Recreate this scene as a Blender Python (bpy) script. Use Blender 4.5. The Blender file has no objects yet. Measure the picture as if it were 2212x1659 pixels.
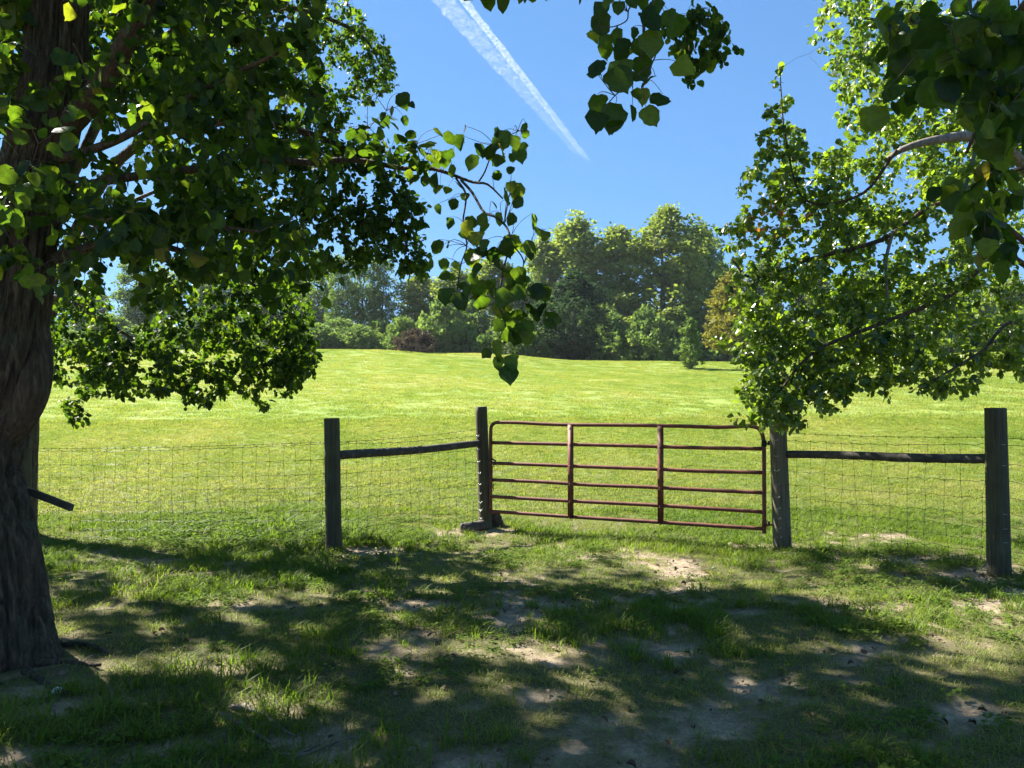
import bpy, math, random
import numpy as np
from mathutils import Vector, Matrix, Quaternion

SC = bpy.context.scene
COL = SC.collection
random.seed(7)
RNG = np.random.default_rng(11)

# ------------------------------------------------------------------ camera
CAMZ = 1.6
FOCAL = 768.0                      # pixels at 1024 wide
PITCH = math.atan(8 / 768.0)
cam_d = bpy.data.cameras.new("camera")
cam_d.sensor_width = 36.0
cam_d.lens = 27.0
cam_d.clip_start = 0.05
cam_d.clip_end = 30000
cam = bpy.data.objects.new("camera", cam_d)
COL.objects.link(cam)
cam.location = (0, 0, CAMZ)
cam.rotation_euler = (math.pi / 2 + PITCH, 0, 0)
SC.camera = cam

# ------------------------------------------------------------------ light
AZ = math.radians(52)              # sun stands 52 degrees left of straight ahead
EL = math.radians(41)
SUN = np.array([-math.sin(AZ) * math.cos(EL), math.cos(AZ) * math.cos(EL), math.sin(EL)])
world = bpy.data.worlds.new("World")
SC.world = world
world.use_nodes = True
wn = world.node_tree.nodes
bg = wn["Background"]
sky = wn.new("ShaderNodeTexSky")
sky.sky_type = 'NISHITA'
sky.sun_disc = False
sky.sun_elevation = EL
sky.sun_rotation = -AZ
sky.altitude = 1500
sky.air_density = 1.0
sky.dust_density = 0.0
sky.ozone_density = 6.0
wgam = wn.new("ShaderNodeGamma"); wgam.inputs[1].default_value = .5      # evens the sky out as the phone's tone curve does
wmul = wn.new("ShaderNodeMix"); wmul.data_type = 'RGBA'; wmul.blend_type = 'MULTIPLY'; wmul.inputs[0].default_value = 1.0
wmul.inputs[7].default_value = (.40, .68, .98, 1)
world.node_tree.links.new(sky.outputs[0], wgam.inputs[0])
world.node_tree.links.new(wgam.outputs[0], wmul.inputs[6])
world.node_tree.links.new(wmul.outputs[2], bg.inputs[0])
bg.inputs[1].default_value = 0.115
sun_d = bpy.data.lights.new("sun", 'SUN')
sun_d.energy = 5.0
sun_d.angle = math.radians(0.5)
sun_d.color = (1.0, 0.94, 0.84)
sun_o = bpy.data.objects.new("sun", sun_d)
COL.objects.link(sun_o)
sun_o.rotation_euler = Vector(-SUN).to_track_quat('-Z', 'Y').to_euler()
sun_o.location = (-20, 20, 30)
SC.view_settings.view_transform = 'Standard'
SC.view_settings.look = 'None'
SC.view_settings.exposure = 2.0
SC.view_settings.gamma = 1.0
SC.view_settings.use_curve_mapping = False
SC.render.engine = 'CYCLES'
SC.cycles.max_bounces = 8
SC.cycles.diffuse_bounces = 3
SC.cycles.glossy_bounces = 2
SC.cycles.transmission_bounces = 6
SC.cycles.transparent_max_bounces = 24

# ------------------------------------------------------------------ helpers
K = 1659.0                         # focal length in units of the 2212 px wide preview
HX, HY = 1106.0, 846.8             # straight ahead, horizon row


def P(x, y, d):
    """a point of the place, seen at (x, y) of the preview, at depth d"""
    return np.array([(x - HX) / K * d, d, CAMZ + (HY - y) / K * d])


def proj(p):
    p = np.atleast_2d(p)
    d = np.where(p[:, 1] > 0.05, p[:, 1], 0.05)
    return HX + p[:, 0] / d * K, HY - (p[:, 2] - CAMZ) / d * K, p[:, 1]


def infrm(p, m=25):
    x, y, d = proj(p)
    return (d > 0.3) & (x > -m) & (x < 2212 + m) & (y > -m) & (y < 1659 + m)


def hash2(ix, iy, s):
    h = (ix.astype(np.int64) * 374761393 + iy.astype(np.int64) * 668265263 + s * 982451653) & 0x7fffffff
    h = ((h ^ (h >> 13)) * 1274126177) & 0x7fffffff
    return ((h ^ (h >> 16)) & 0xffff) / 65535.0


def vnoise(x, y, s=0):
    ix, iy = np.floor(x), np.floor(y)
    fx, fy = x - ix, y - iy
    fx, fy = fx * fx * (3 - 2 * fx), fy * fy * (3 - 2 * fy)
    a, b = hash2(ix, iy, s), hash2(ix + 1, iy, s)
    c, d = hash2(ix, iy + 1, s), hash2(ix + 1, iy + 1, s)
    return (a * (1 - fx) + b * fx) * (1 - fy) + (c * (1 - fx) + d * fx) * fy


def fbm(x, y, s=0, o=4):
    r, a, t = 0, 1.0, 0
    for i in range(o):
        r = r + a * vnoise(x * 2 ** i + 17.3 * i, y * 2 ** i + 5.1 * i, s + i)
        t += a
        a *= 0.5
    return r / t


def sstep(a, b, x):
    t = np.clip((x - a) / (b - a), 0, 1)
    return t * t * (3 - 2 * t)


_py = np.array([-400, -30, -6, 0, 3, 5.5, 7.4, 9.0, 10.7, 14, 17, 20, 25, 30, 37, 45, 54, 64, 80, 95, 130, 400])
_pz = np.array([-1, -.3, 0, 0, -.02, -.08, -.15, -.26, -.31, -.30, -.16, .09, .52, 1.0, 1.73, 2.65, 3.75, 5.2, 5.9, 6.2, 6.3, 4.0])
_dy = np.linspace(-400, 400, 3201)
_dz = np.interp(_dy, _py, _pz)
_ker = np.hanning(15); _ker /= _ker.sum()
_dz = np.convolve(np.pad(_dz, 7, mode='edge'), _ker, mode='valid')
_lu = (np.array([-1200, 330, 375, 440, 510, 570, 640, 685, 725, 850, 1024, 2000]) - 512) / 768.
_lv = np.array([2, 0, 0, 3.0, 6.5, 12.0, 13, 13.5, 13, 8, 3, 0])


def gz(x, y):
    x = np.asarray(x, float); y = np.asarray(y, float)
    z = np.interp(y, _dy, _dz)
    u = np.clip(x / np.maximum(y, 1), -1.4, 1.4)
    z = z - np.maximum(y, 0) * np.interp(u, _lu, _lv) / 768 * sstep(28, 60, y)
    z = z + (fbm(x * .16, y * .16, 3, 2) - .5) * .14 * sstep(12, 40, y)
    z = z + (fbm(x * .8, y * .8, 5, 3) - .5) * .09 + (fbm(x * 5, y * 5, 8, 2) - .5) * .022
    z = z - .10 * sstep(-3, -6.5, x) * sstep(4, 9, y)
    return z


def gpt(x, y, h0=0.0):
    """ground point seen at preview pixel (x, y)"""
    d = 6.0
    for _ in range(40):
        z = float(gz((x - HX) / K * d, d)) + h0
        d = 0.5 * d + 0.5 * (CAMZ - z) / ((y - HY) / K)
    return np.array([(x - HX) / K * d, d, float(gz((x - HX) / K * d, d))])


def tag(o, label=None, cat=None, group=None, kind=None):
    if label: o["label"] = label
    if cat: o["category"] = cat
    if group: o["group"] = group
    if kind: o["kind"] = kind
    return o


def empty(name, loc, label, cat, group=None):
    o = bpy.data.objects.new(name, None)
    o.empty_display_size = 0.2
    COL.objects.link(o)
    o.location = tuple(float(v) for v in loc)
    return tag(o, label, cat, group)


def mesh_np(name, V, F, mat, smooth=False, tint=None):
    """F: (n,3) or (n,4) array, or list of such"""
    V = np.asarray(V, np.float32)
    Fs = F if isinstance(F, list) else [F]
    Fs = [np.asarray(f, np.int32) for f in Fs if len(f)]
    me = bpy.data.meshes.new(name)
    me.vertices.add(len(V))
    me.vertices.foreach_set("co", V.ravel())
    loops = np.concatenate([f.ravel() for f in Fs])
    cnt = np.concatenate([np.full(len(f), f.shape[1], np.int32) for f in Fs])
    start = np.concatenate([[0], np.cumsum(cnt)[:-1]]).astype(np.int32)
    me.loops.add(len(loops))
    me.loops.foreach_set("vertex_index", loops)
    me.polygons.add(len(cnt))
    me.polygons.foreach_set("loop_start", start)
    me.polygons.foreach_set("loop_total", cnt)
    if smooth:
        me.polygons.foreach_set("use_smooth", np.ones(len(cnt), bool))
    if tint is not None:
        at = me.attributes.new("tint", 'FLOAT', 'POINT')
        at.data.foreach_set("value", np.asarray(tint, np.float32))
    me.update(calc_edges=True)
    me.validate()
    if mat: me.materials.append(mat)
    return me


def link(name, me, parent=None, loc=None, kind=None):
    o = bpy.data.objects.new(name, me)
    COL.objects.link(o)
    if parent is not None: o.parent = parent
    if loc is not None: o.location = tuple(float(v) for v in loc)
    if kind: o["kind"] = kind
    return o


class MB:
    def __init__(s):
        s.V, s.Q, s.T, s.n = [], [], [], 0

    def add(s, V, Q=None, T=None):
        if Q is not None and len(Q): s.Q.append(np.asarray(Q, np.int32) + s.n)
        if T is not None and len(T): s.T.append(np.asarray(T, np.int32) + s.n)
        s.V.append(np.asarray(V, float)); s.n += len(V)

    def tube(s, pts, rad, sides=6, cap=True, fn=None):
        pts = np.asarray(pts, float); n = len(pts)
        rad = np.broadcast_to(np.asarray(rad, float), (n,))
        t = np.gradient(pts, axis=0)
        t /= np.linalg.norm(t, axis=1)[:, None] + 1e-9
        ref = np.array([0, 0, 1.]) if abs(t[0][2]) < .9 else np.array([1., 0, 0])
        u = np.cross(t, ref); u /= np.linalg.norm(u, axis=1)[:, None] + 1e-9
        for i in range(1, n):          # keep the frame from flipping
            w = u[i - 1] - t[i] * np.dot(u[i - 1], t[i]); u[i] = w / (np.linalg.norm(w) + 1e-9)
        v = np.cross(t, u)
        a = np.linspace(0, 2 * np.pi, sides, endpoint=False)
        ring = (np.cos(a)[None, :, None] * u[:, None] + np.sin(a)[None, :, None] * v[:, None])
        R = rad[:, None] * np.ones((1, sides))
        if fn is not None: R = R * fn(np.arange(n)[:, None] * np.ones((1, sides)), a[None, :] * np.ones((n, 1)), pts)
        V = (pts[:, None] + ring * R[:, :, None]).reshape(-1, 3)
        i = np.arange(n - 1)[:, None] * sides; j = np.arange(sides)[None]; k = (j + 1) % sides
        Q = np.stack([i + j, i + k, i + sides + k, i + sides + j], -1).reshape(-1, 4)
        T = []
        if cap:
            V = np.vstack([V, pts[0], pts[-1]])
            c0, c1 = n * sides, n * sides + 1
            for q in range(sides):
                T.append((c0, (q + 1) % sides, q)); T.append((c1, (n - 1) * sides + q, (n - 1) * sides + (q + 1) % sides))
        s.add(V, Q, T)

    def box(s, c, size, rot=None):
        c = np.asarray(c, float)
        q = np.array([[x, y, z] for z in (-.5, .5) for y in (-.5, .5) for x in (-.5, .5)]) * np.asarray(size)
        if rot is not None: q = q @ np.asarray(rot).T
        s.add(q + c, [(0, 2, 3, 1), (4, 5, 7, 6), (0, 1, 5, 4), (2, 6, 7, 3), (0, 4, 6, 2), (1, 3, 7, 5)])

    def mesh(s, name, mat, smooth=False, off=None):
        V = np.vstack(s.V)
        if off is not None: V = V - np.asarray(off)
        F = []
        if s.Q: F.append(np.vstack(s.Q))
        if s.T: F.append(np.vstack(s.T))
        return mesh_np(name, V, F, mat, smooth)

    def obj(s, name, mat, parent=None, smooth=False, off=None, kind=None):
        return link(name, s.mesh(name, mat, smooth, off), parent, kind=kind)


def smoothline(pts, n=24):
    """Catmull-Rom through control points"""
    pts = np.asarray(pts, float)
    p = np.vstack([2 * pts[0] - pts[1], pts, 2 * pts[-1] - pts[-2]])
    m = len(pts) - 1
    out = []
    for t in np.linspace(0, m - 1e-6, n):
        i = int(t); f = t - i
        a, b, c, d = p[i], p[i + 1], p[i + 2], p[i + 3]
        out.append(.5 * ((2 * b) + (c - a) * f + (2 * a - 5 * b + 4 * c - d) * f * f + (3 * b - a - 3 * c + d) * f ** 3))
    return np.array(out)


# ------------------------------------------------------------------ materials
def mat(name):
    m = bpy.data.materials.new(name); m.use_nodes = True
    m.node_tree.nodes.clear()
    return m, m.node_tree.nodes, m.node_tree.links


def nd(N, t, **kw):
    n = N.new(t)
    for k, v in kw.items():
        if k.startswith("i_"):
            key = k[2:]
            key = int(key) if key.isdigit() else key.replace("_", " ")
            n.inputs[key].default_value = v
        else:
            setattr(n, k, v)
    return n


def ramp(N, L, src, stops):
    r = N.new("ShaderNodeValToRGB")
    while len(r.color_ramp.elements) < len(stops): r.color_ramp.elements.new(0.5)
    for e, (p, c) in zip(r.color_ramp.elements, stops):
        e.position = p; e.color = (*c, 1)
    L.new(src, r.inputs[0])
    return r.outputs[0]


def mixc(N, L, f, a, b, mode='MIX'):
    m = N.new("ShaderNodeMix"); m.data_type = 'RGBA'; m.blend_type = mode
    for s, v in ((m.inputs[0], f), (m.inputs[6], a), (m.inputs[7], b)):
        if hasattr(v, "links"): L.new(v, s)
        elif isinstance(v, (int, float)): s.default_value = v
        else: s.default_value = (*v, 1)
    return m.outputs[2]


def leaf_mat(name, stops, trans=(1.9, 1.9, .7), tmix=.45, gloss=.05, rough=.4, world_noise=0.0, src='tint'):
    """thin leaf: diffuse + light through it + a waxy sheen"""
    m, N, L = mat(name)
    if src == 'tint':
        t = nd(N, "ShaderNodeAttribute", attribute_name="tint").outputs["Fac"]
    elif src == 'object':
        t = nd(N, "ShaderNodeObjectInfo").outputs["Random"]
    else:
        t = src(N, L)
    c = ramp(N, L, t, stops)
    g = nd(N, "ShaderNodeNewGeometry")
    no = nd(N, "ShaderNodeTexNoise", i_Scale=60.0, i_Detail=2.0)
    L.new(g.outputs["Position"], no.inputs["Vector"])
    c = mixc(N, L, .35, c, ramp(N, L, no.outputs["Fac"], [(.3, (.35, .35, .35)), (.7, (1.5, 1.5, 1.5))]), 'MULTIPLY')
    if src == 'object':
        tco = N.new("ShaderNodeTexCoord"); ns = nd(N, "ShaderNodeTexNoise", i_Scale=7.0, i_Detail=3.0); L.new(tco.outputs["Object"], ns.inputs["Vector"])
        c = mixc(N, L, ramp(N, L, ns.outputs["Fac"], [(.66, (0, 0, 0)), (.72, (.8, .8, .8))]), c, (.07, .045, .02))
    dif = N.new("ShaderNodeBsdfDiffuse"); L.new(c, dif.inputs[0])
    tr = N.new("ShaderNodeBsdfTranslucent")
    L.new(mixc(N, L, 1.0, c, trans, 'MULTIPLY'), tr.inputs[0])
    mx = nd(N, "ShaderNodeMixShader", i_0=tmix); L.new(dif.outputs[0], mx.inputs[1]); L.new(tr.outputs[0], mx.inputs[2])
    gl = nd(N, "ShaderNodeBsdfGlossy", i_Roughness=rough)
    fr = nd(N, "ShaderNodeLayerWeight", i_Blend=.5)
    pf = nd(N, "ShaderNodeMath", operation='POWER', i_1=4.0); L.new(fr.outputs["Facing"], pf.inputs[0])
    ml = nd(N, "ShaderNodeMath", operation='MULTIPLY_ADD'); L.new(pf.outputs[0], ml.inputs[0]); ml.inputs[1].default_value = gloss * 2.0; ml.inputs[2].default_value = gloss * .35
    m2 = N.new("ShaderNodeMixShader"); L.new(ml.outputs[0], m2.inputs[0]); L.new(mx.outputs[0], m2.inputs[1]); L.new(gl.outputs[0], m2.inputs[2])
    o = N.new("ShaderNodeOutputMaterial"); L.new(m2.outputs[0], o.inputs[0])
    return m


def rough_mat(name, stops, scale=6, stretch=(1, 1, 1), rough=.85, bump=.3, bscale=30, metal=0.0, bdist=.01, coord='Object', detail=6, extra=None):
    m, N, L = mat(name)
    tc = N.new("ShaderNodeTexCoord")
    mp = N.new("ShaderNodeMapping"); mp.inputs["Scale"].default_value = stretch
    L.new(tc.outputs[coord], mp.inputs[0])
    no = nd(N, "ShaderNodeTexNoise", i_Scale=scale, i_Detail=float(detail), i_Roughness=.65)
    L.new(mp.outputs[0], no.inputs["Vector"])
    c = ramp(N, L, no.outputs["Fac"], stops)
    if extra: c = extra(N, L, tc, c)
    nb = nd(N, "ShaderNodeTexNoise", i_Scale=bscale, i_Detail=5.0)
    L.new(mp.outputs[0], nb.inputs["Vector"])
    bp = nd(N, "ShaderNodeBump", i_Strength=bump, i_Distance=bdist); L.new(nb.outputs["Fac"], bp.inputs["Height"])
    b = nd(N, "ShaderNodeBsdfPrincipled", i_Roughness=rough, i_Metallic=metal)
    L.new(c, b.inputs["Base Color"]); L.new(bp.outputs[0], b.inputs["Normal"])
    o = N.new("ShaderNodeOutputMaterial"); L.new(b.outputs[0], o.inputs[0])
    return m


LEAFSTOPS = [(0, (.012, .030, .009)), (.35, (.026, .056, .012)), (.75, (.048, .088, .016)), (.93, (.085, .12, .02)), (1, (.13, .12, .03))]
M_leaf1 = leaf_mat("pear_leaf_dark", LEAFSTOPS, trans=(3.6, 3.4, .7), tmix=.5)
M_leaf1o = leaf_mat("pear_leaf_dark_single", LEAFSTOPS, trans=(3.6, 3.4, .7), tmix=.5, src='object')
M_leaf3 = leaf_mat("pear_leaf_right", [(0, (.05, .09, .016)), (.4, (.11, .165, .024)), (.88, (.18, .235, .034)), (.95, (.20, .24, .035)), (.97, (.22, .09, .03)), (1, (.3, .12, .05))], trans=(2.2, 2.4, .7), tmix=.42, gloss=.12, rough=.35)  # brighter than the other pear leaves, direct sun put into the colour
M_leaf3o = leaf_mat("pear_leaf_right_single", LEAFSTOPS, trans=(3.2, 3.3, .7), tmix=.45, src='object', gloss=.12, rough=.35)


def bark_extra(N, L, tc, c):
    n2 = nd(N, "ShaderNodeTexNoise", i_Scale=1.6, i_Detail=3.0); L.new(tc.outputs['Object'], n2.inputs["Vector"])
    c = mixc(N, L, ramp(N, L, n2.outputs["Fac"], [(.52, (0, 0, 0)), (.68, (.6, .6, .6))]), c, (.13, .062, .036))
    n3 = nd(N, "ShaderNodeTexNoise", i_Scale=9.0, i_Detail=4.0); L.new(tc.outputs['Object'], n3.inputs["Vector"])
    return mixc(N, L, ramp(N, L, n3.outputs["Fac"], [(.60, (0, 0, 0)), (.68, (.45, .45, .45))]), c, (.07, .085, .055))


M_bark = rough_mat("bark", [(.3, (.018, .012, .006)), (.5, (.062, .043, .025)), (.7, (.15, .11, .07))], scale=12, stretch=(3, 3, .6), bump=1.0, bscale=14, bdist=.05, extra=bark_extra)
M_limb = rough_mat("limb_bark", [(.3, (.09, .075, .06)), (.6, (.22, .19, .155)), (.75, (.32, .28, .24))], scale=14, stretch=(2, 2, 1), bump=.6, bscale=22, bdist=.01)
M_twig = rough_mat("twig_bark", [(.3, (.04, .03, .022)), (.7, (.11, .085, .06))], scale=20, bump=.1)
M_farbark = rough_mat("far_bark", [(.3, (.06, .052, .042)), (.7, (.16, .14, .115))], scale=4, stretch=(3, 3, .6), bump=.2)


def post_extra(N, L, tc, c):
    n2 = nd(N, "ShaderNodeTexNoise", i_Scale=4.0, i_Detail=4.0); L.new(tc.outputs['Object'], n2.inputs["Vector"])
    c = mixc(N, L, ramp(N, L, n2.outputs["Fac"], [(.45, (0, 0, 0)), (.7, (.5, .5, .5))]), c, (.10, .115, .055))
    mp = N.new("ShaderNodeMapping"); mp.inputs["Scale"].default_value = (1, 1, .035); L.new(tc.outputs['Object'], mp.inputs[0])
    n3 = nd(N, "ShaderNodeTexNoise", i_Scale=70.0, i_Detail=2.0); L.new(mp.outputs[0], n3.inputs["Vector"])
    return mixc(N, L, ramp(N, L, n3.outputs["Fac"], [(.60, (0, 0, 0)), (.66, (.85, .85, .85))]), c, (.03, .024, .018))


M_post = rough_mat("weathered_post", [(.3, (.036, .030, .014)), (.55, (.075, .060, .030)), (.75, (.13, .108, .065))], scale=14, stretch=(3, 3, .15), bump=.5, bscale=30, bdist=.006, extra=post_extra)  # darker copy of the post wood, shade put into its colour
M_post2 = rough_mat("weathered_post_sun_tone", [(.3, (.07, .056, .036)), (.55, (.15, .122, .082)), (.75, (.24, .205, .15))], scale=14, stretch=(3, 3, .15), bump=.5, bscale=30, bdist=.006, extra=post_extra)  # lighter copy for the hinge post, sunlight put into its colour
M_rail = rough_mat("weathered_rail", [(.3, (.03, .026, .018)), (.55, (.07, .06, .045)), (.75, (.16, .14, .11))], scale=12, stretch=(1, 1, 1), bump=.5, bscale=40, bdist=.006)
M_cut = rough_mat("sawn_wood", [(.3, (.14, .10, .06)), (.7, (.26, .2, .13))], scale=20, bump=.3)
M_wire = rough_mat("galvanised_wire", [(.3, (.02, .018, .012)), (.7, (.055, .05, .04))], scale=20, rough=.5, metal=.5, bump=0)
M_staple = rough_mat("staple_metal", [(.3, (.35, .35, .35)), (.7, (.6, .6, .58))], scale=20, rough=.35, metal=.9, bump=0)
M_gate = rough_mat("red_brown_gate_paint", [(.3, (.095, .024, .013)), (.5, (.15, .038, .021)), (.7, (.21, .085, .045))], scale=10, rough=.62, bump=.12, bscale=60, bdist=.002)
M_black = rough_mat("black_iron", [(.3, (.012, .012, .012)), (.7, (.04, .035, .03))], scale=20, rough=.5, metal=.6, bump=.1)

# ------------------------------------------------------------------ ground
BARE = [  # preview x, y, radius x, radius y, strength : worn earth
    (1465, 1238, 85, 22, 1.1), (1110, 1312, 85, 26, 1.0), (860, 1425, 60, 40, .9), (1180, 1440, 110, 40, .75), (1150, 1490, 130, 34, .9),
    (1620, 1470, 170, 50, .8), (1480, 1395, 130, 18, .7), (1870, 1205, 190, 16, .85), (2080, 1240, 110, 20, .9), (1960, 1310, 170, 26, .75),
    (120, 1500, 180, 70, .9), (110, 1400, 150, 60, 1.0), (720, 1610, 200, 45, .9), (980, 1640, 200, 34, .8), (2120, 1530, 120, 40, .9),
    (960, 1150, 80, 12, 1.0), (1050, 1150, 60, 10, .9), (830, 1190, 70, 12, .9), (1640, 1420, 90, 20, .6), (1900, 1380, 120, 22, .6), (1750, 1260, 60, 10, .5),
    (1500, 1600, 200, 50, .6), (330, 1212, 220, 9, .8), (900, 1300, 60, 14, .6), (1400, 1310, 100, 12, .6), (560, 1530, 90, 20, .6), (1300, 1560, 90, 22, .6), (1130, 1400, 60, 20, .5),
    (1800, 1620, 90, 22, .5), (640, 1440, 60, 20, .4)]


def bare(x, y):
    px, py, d = proj(np.stack([x, y, gz(x, y)], 1))
    b = np.zeros(len(x))
    for cx, cy, rx, ry, s in BARE:
        q = ((px - cx) / rx) ** 2 + ((py - cy) / ry) ** 2
        b = np.maximum(b, s * np.exp(-q * .9))
    b *= sstep(0.5, 2.5, y) * (1 - sstep(11, 13, y))
    n = fbm(x * 1.8 + 3, y * 1.8, 21, 4)
    near = (1 - sstep(9.5, 12.0, y))
    b = b * .72 + near * (n - .475) * 1.9 + (fbm(x * 7, y * 7, 31, 4) - .5) * 1.5
    b = np.where(y < .5, b + .2, b)
    return sstep(.15, .78, b) * (1 - sstep(11.0, 14, y))


def axis(lo, hi, f0, f1, step, grow):
    a = list(np.arange(f0, f1, step)); s = step
    while a[-1] < hi: s = min(s * grow, 12); a.append(a[-1] + s)
    s = step
    while a[0] > lo: s = min(s * grow, 12); a.insert(0, a[0] - s)
    return np.array(a)


gx, gy = axis(-260, 260, -6, 7, .06, 1.06), axis(-60, 330, 2.6, 12.5, .055, 1.045)
XX, YY = np.meshgrid(gx, gy)
xf, yf = XX.ravel(), YY.ravel()
br = bare(xf, yf)
zf = gz(xf, yf) - .018 * br + br * (fbm(xf * 14, yf * 14, 61, 3) - .5) * .035
nx, ny = len(gx), len(gy)
ii = (np.arange(ny - 1)[:, None] * nx + np.arange(nx - 1)[None]).ravel()
gq = np.stack([ii, ii + 1, ii + 1 + nx, ii + nx], 1)


def ground_mat():
    m, N, L = mat("pasture_ground")
    g = N.new("ShaderNodeNewGeometry")
    a = nd(N, "ShaderNodeAttribute", attribute_name="tint")
    n1 = nd(N, "ShaderNodeTexNoise", i_Scale=.16, i_Detail=5.0, i_Roughness=.6); L.new(g.outputs["Position"], n1.inputs["Vector"])
    n2 = nd(N, "ShaderNodeTexNoise", i_Scale=9.0, i_Detail=6.0, i_Roughness=.7); L.new(g.outputs["Position"], n2.inputs["Vector"])
    n3 = nd(N, "ShaderNodeTexNoise", i_Scale=55.0, i_Detail=4.0, i_Roughness=.7); L.new(g.outputs["Position"], n3.inputs["Vector"])
    grass = ramp(N, L, n1.outputs["Fac"], [(.32, (.18, .26, .052)), (.5, (.215, .28, .065)), (.68, (.255, .29, .085))])
    grass = mixc(N, L, .6, grass, ramp(N, L, n2.outputs["Fac"], [(.3, (.55, .6, .55)), (.7, (1.4, 1.35, 1.3))]), 'MULTIPLY')
    dirt = ramp(N, L, n2.outputs["Fac"], [(.3, (.16, .12, .08)), (.5, (.30, .24, .165)), (.72, (.42, .35, .25))])
    dirt = mixc(N, L, .5, dirt, ramp(N, L, n3.outputs["Fac"], [(.35, (.5, .5, .5)), (.65, (1.35, 1.35, 1.35))]), 'MULTIPLY')
    thatch = ramp(N, L, n3.outputs["Fac"], [(.3, (.045, .05, .018)), (.6, (.13, .12, .055)), (.75, (.22, .19, .11))])
    sep = N.new("ShaderNodeSeparateXYZ"); L.new(g.outputs["Position"], sep.inputs[0])
    mr = nd(N, "ShaderNodeMapRange", i_1=10.0, i_2=24.0); L.new(sep.outputs[1], mr.inputs[0])
    base = mixc(N, L, mr.outputs[0], thatch, grass)
    c = mixc(N, L, a.outputs["Fac"], base, dirt)
    bp = nd(N, "ShaderNodeBump", i_Strength=.6, i_Distance=.02); L.new(n3.outputs["Fac"], bp.inputs["Height"])
    b = nd(N, "ShaderNodeBsdfPrincipled", i_Roughness=.95); b.inputs["Specular IOR Level"].default_value = .15
    L.new(c, b.inputs["Base Color"]); L.new(bp.outputs[0], b.inputs["Normal"])
    o = N.new("ShaderNodeOutputMaterial"); L.new(b.outputs[0], o.inputs[0])
    return m


ground = link("ground", mesh_np("ground", np.stack([xf, yf, zf], 1), gq, ground_mat(), True, br), kind="structure")
ground["label"] = "rolling pasture ground with worn earth patches in the foreground"

# ------------------------------------------------------------------ haze in the air
def haze_box(dens):
    m, N, L = mat("air_haze")
    v = N.new("ShaderNodeVolumePrincipled"); v.inputs["Color"].default_value = (.86, .92, 1, 1); v.inputs["Density"].default_value = dens; v.inputs["Anisotropy"].default_value = .3
    o = N.new("ShaderNodeOutputMaterial"); L.new(v.outputs[0], o.inputs["Volume"])
    b = MB(); b.box((0, 120, 16), (560, 460, 48)); link("haze", b.mesh("haze", m), kind="stuff")


haze_box(.00018)

# ------------------------------------------------------------------ contrail, far up in the sky
def contrail_mat():
    m, N, L = mat("ice_cloud")
    tc = N.new("ShaderNodeTexCoord")
    n = nd(N, "ShaderNodeTexNoise", i_Scale=.06, i_Detail=4.0, i_Roughness=.6); L.new(tc.outputs["Object"], n.inputs["Vector"])
    lw = nd(N, "ShaderNodeLayerWeight", i_Blend=.5)
    inv = nd(N, "ShaderNodeMath", operation='SUBTRACT', i_0=1.0); L.new(lw.outputs["Facing"], inv.inputs[1])
    pw = nd(N, "ShaderNodeMath", operation='POWER', i_1=1.6); L.new(inv.outputs[0], pw.inputs[0])
    mr = nd(N, "ShaderNodeMapRange", i_1=.30, i_2=.80); L.new(n.outputs["Fac"], mr.inputs[0])
    at = nd(N, "ShaderNodeAttribute", attribute_name="tint")
    a = nd(N, "ShaderNodeMath", operation='MULTIPLY'); L.new(pw.outputs[0], a.inputs[0]); L.new(mr.outputs[0], a.inputs[1])
    b = nd(N, "ShaderNodeMath", operation='MULTIPLY'); L.new(a.outputs[0], b.inputs[0]); L.new(at.outputs["Fac"], b.inputs[1])
    d = nd(N, "ShaderNodeBsdfDiffuse", i_Color=(.85, .85, .85, 1)); t = nd(N, "ShaderNodeBsdfTranslucent", i_Color=(.85, .85, .85, 1))
    mx = nd(N, "ShaderNodeMixShader", i_0=.6); L.new(d.outputs[0], mx.inputs[1]); L.new(t.outputs[0], mx.inputs[2])
    tp = N.new("ShaderNodeBsdfTransparent")
    m2 = N.new("ShaderNodeMixShader"); L.new(b.outputs[0], m2.inputs[0]); L.new(tp.outputs[0], m2.inputs[1]); L.new(mx.outputs[0], m2.inputs[2])
    o = N.new("ShaderNodeOutputMaterial"); L.new(m2.outputs[0], o.inputs[0])
    return m


M_trail = contrail_mat()


def alt(x, y, H=1500.):
    return P(x, y, H / ((HY - y) / K))


trail = empty("contrail", alt(1100, 150), "white jet contrail slanting down through the blue sky", "contrail")
def strand(name, a, b, r0, r1, amp, op, seed):
    n, sides = 260, 20
    t = np.linspace(0, 1, n)
    pts = a[None] * (1 - t)[:, None] + b[None] * t[:, None]
    rr = r0 + (r1 - r0) * t
    m = MB()
    m.tube(pts, rr, sides, cap=False, fn=lambda i, a_, p: 1 + amp * (fbm(i * .25 + seed, a_ * 1.2, seed, 4) - .5) * 2)
    V = np.vstack(m.V)
    V[:, 2] = 1500 + (V[:, 2] - 1500) * .45
    tt = np.repeat(op * (1 - sstep(.90, 1.0, t) * 1.0) * (1 - .45 * sstep(.3, .95, t)), sides)
    me = mesh_np(name, V - np.array(trail.location), m.Q[0], M_trail, True, tt)
    return link(name, me, trail)
strand("trail_core", alt(905, -130), alt(1276, 352), 17, 21, .3, .85, 3)
strand("trail_wisps", alt(845, -130), alt(1268, 348), 50, 30, .3, .36, 9)

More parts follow.
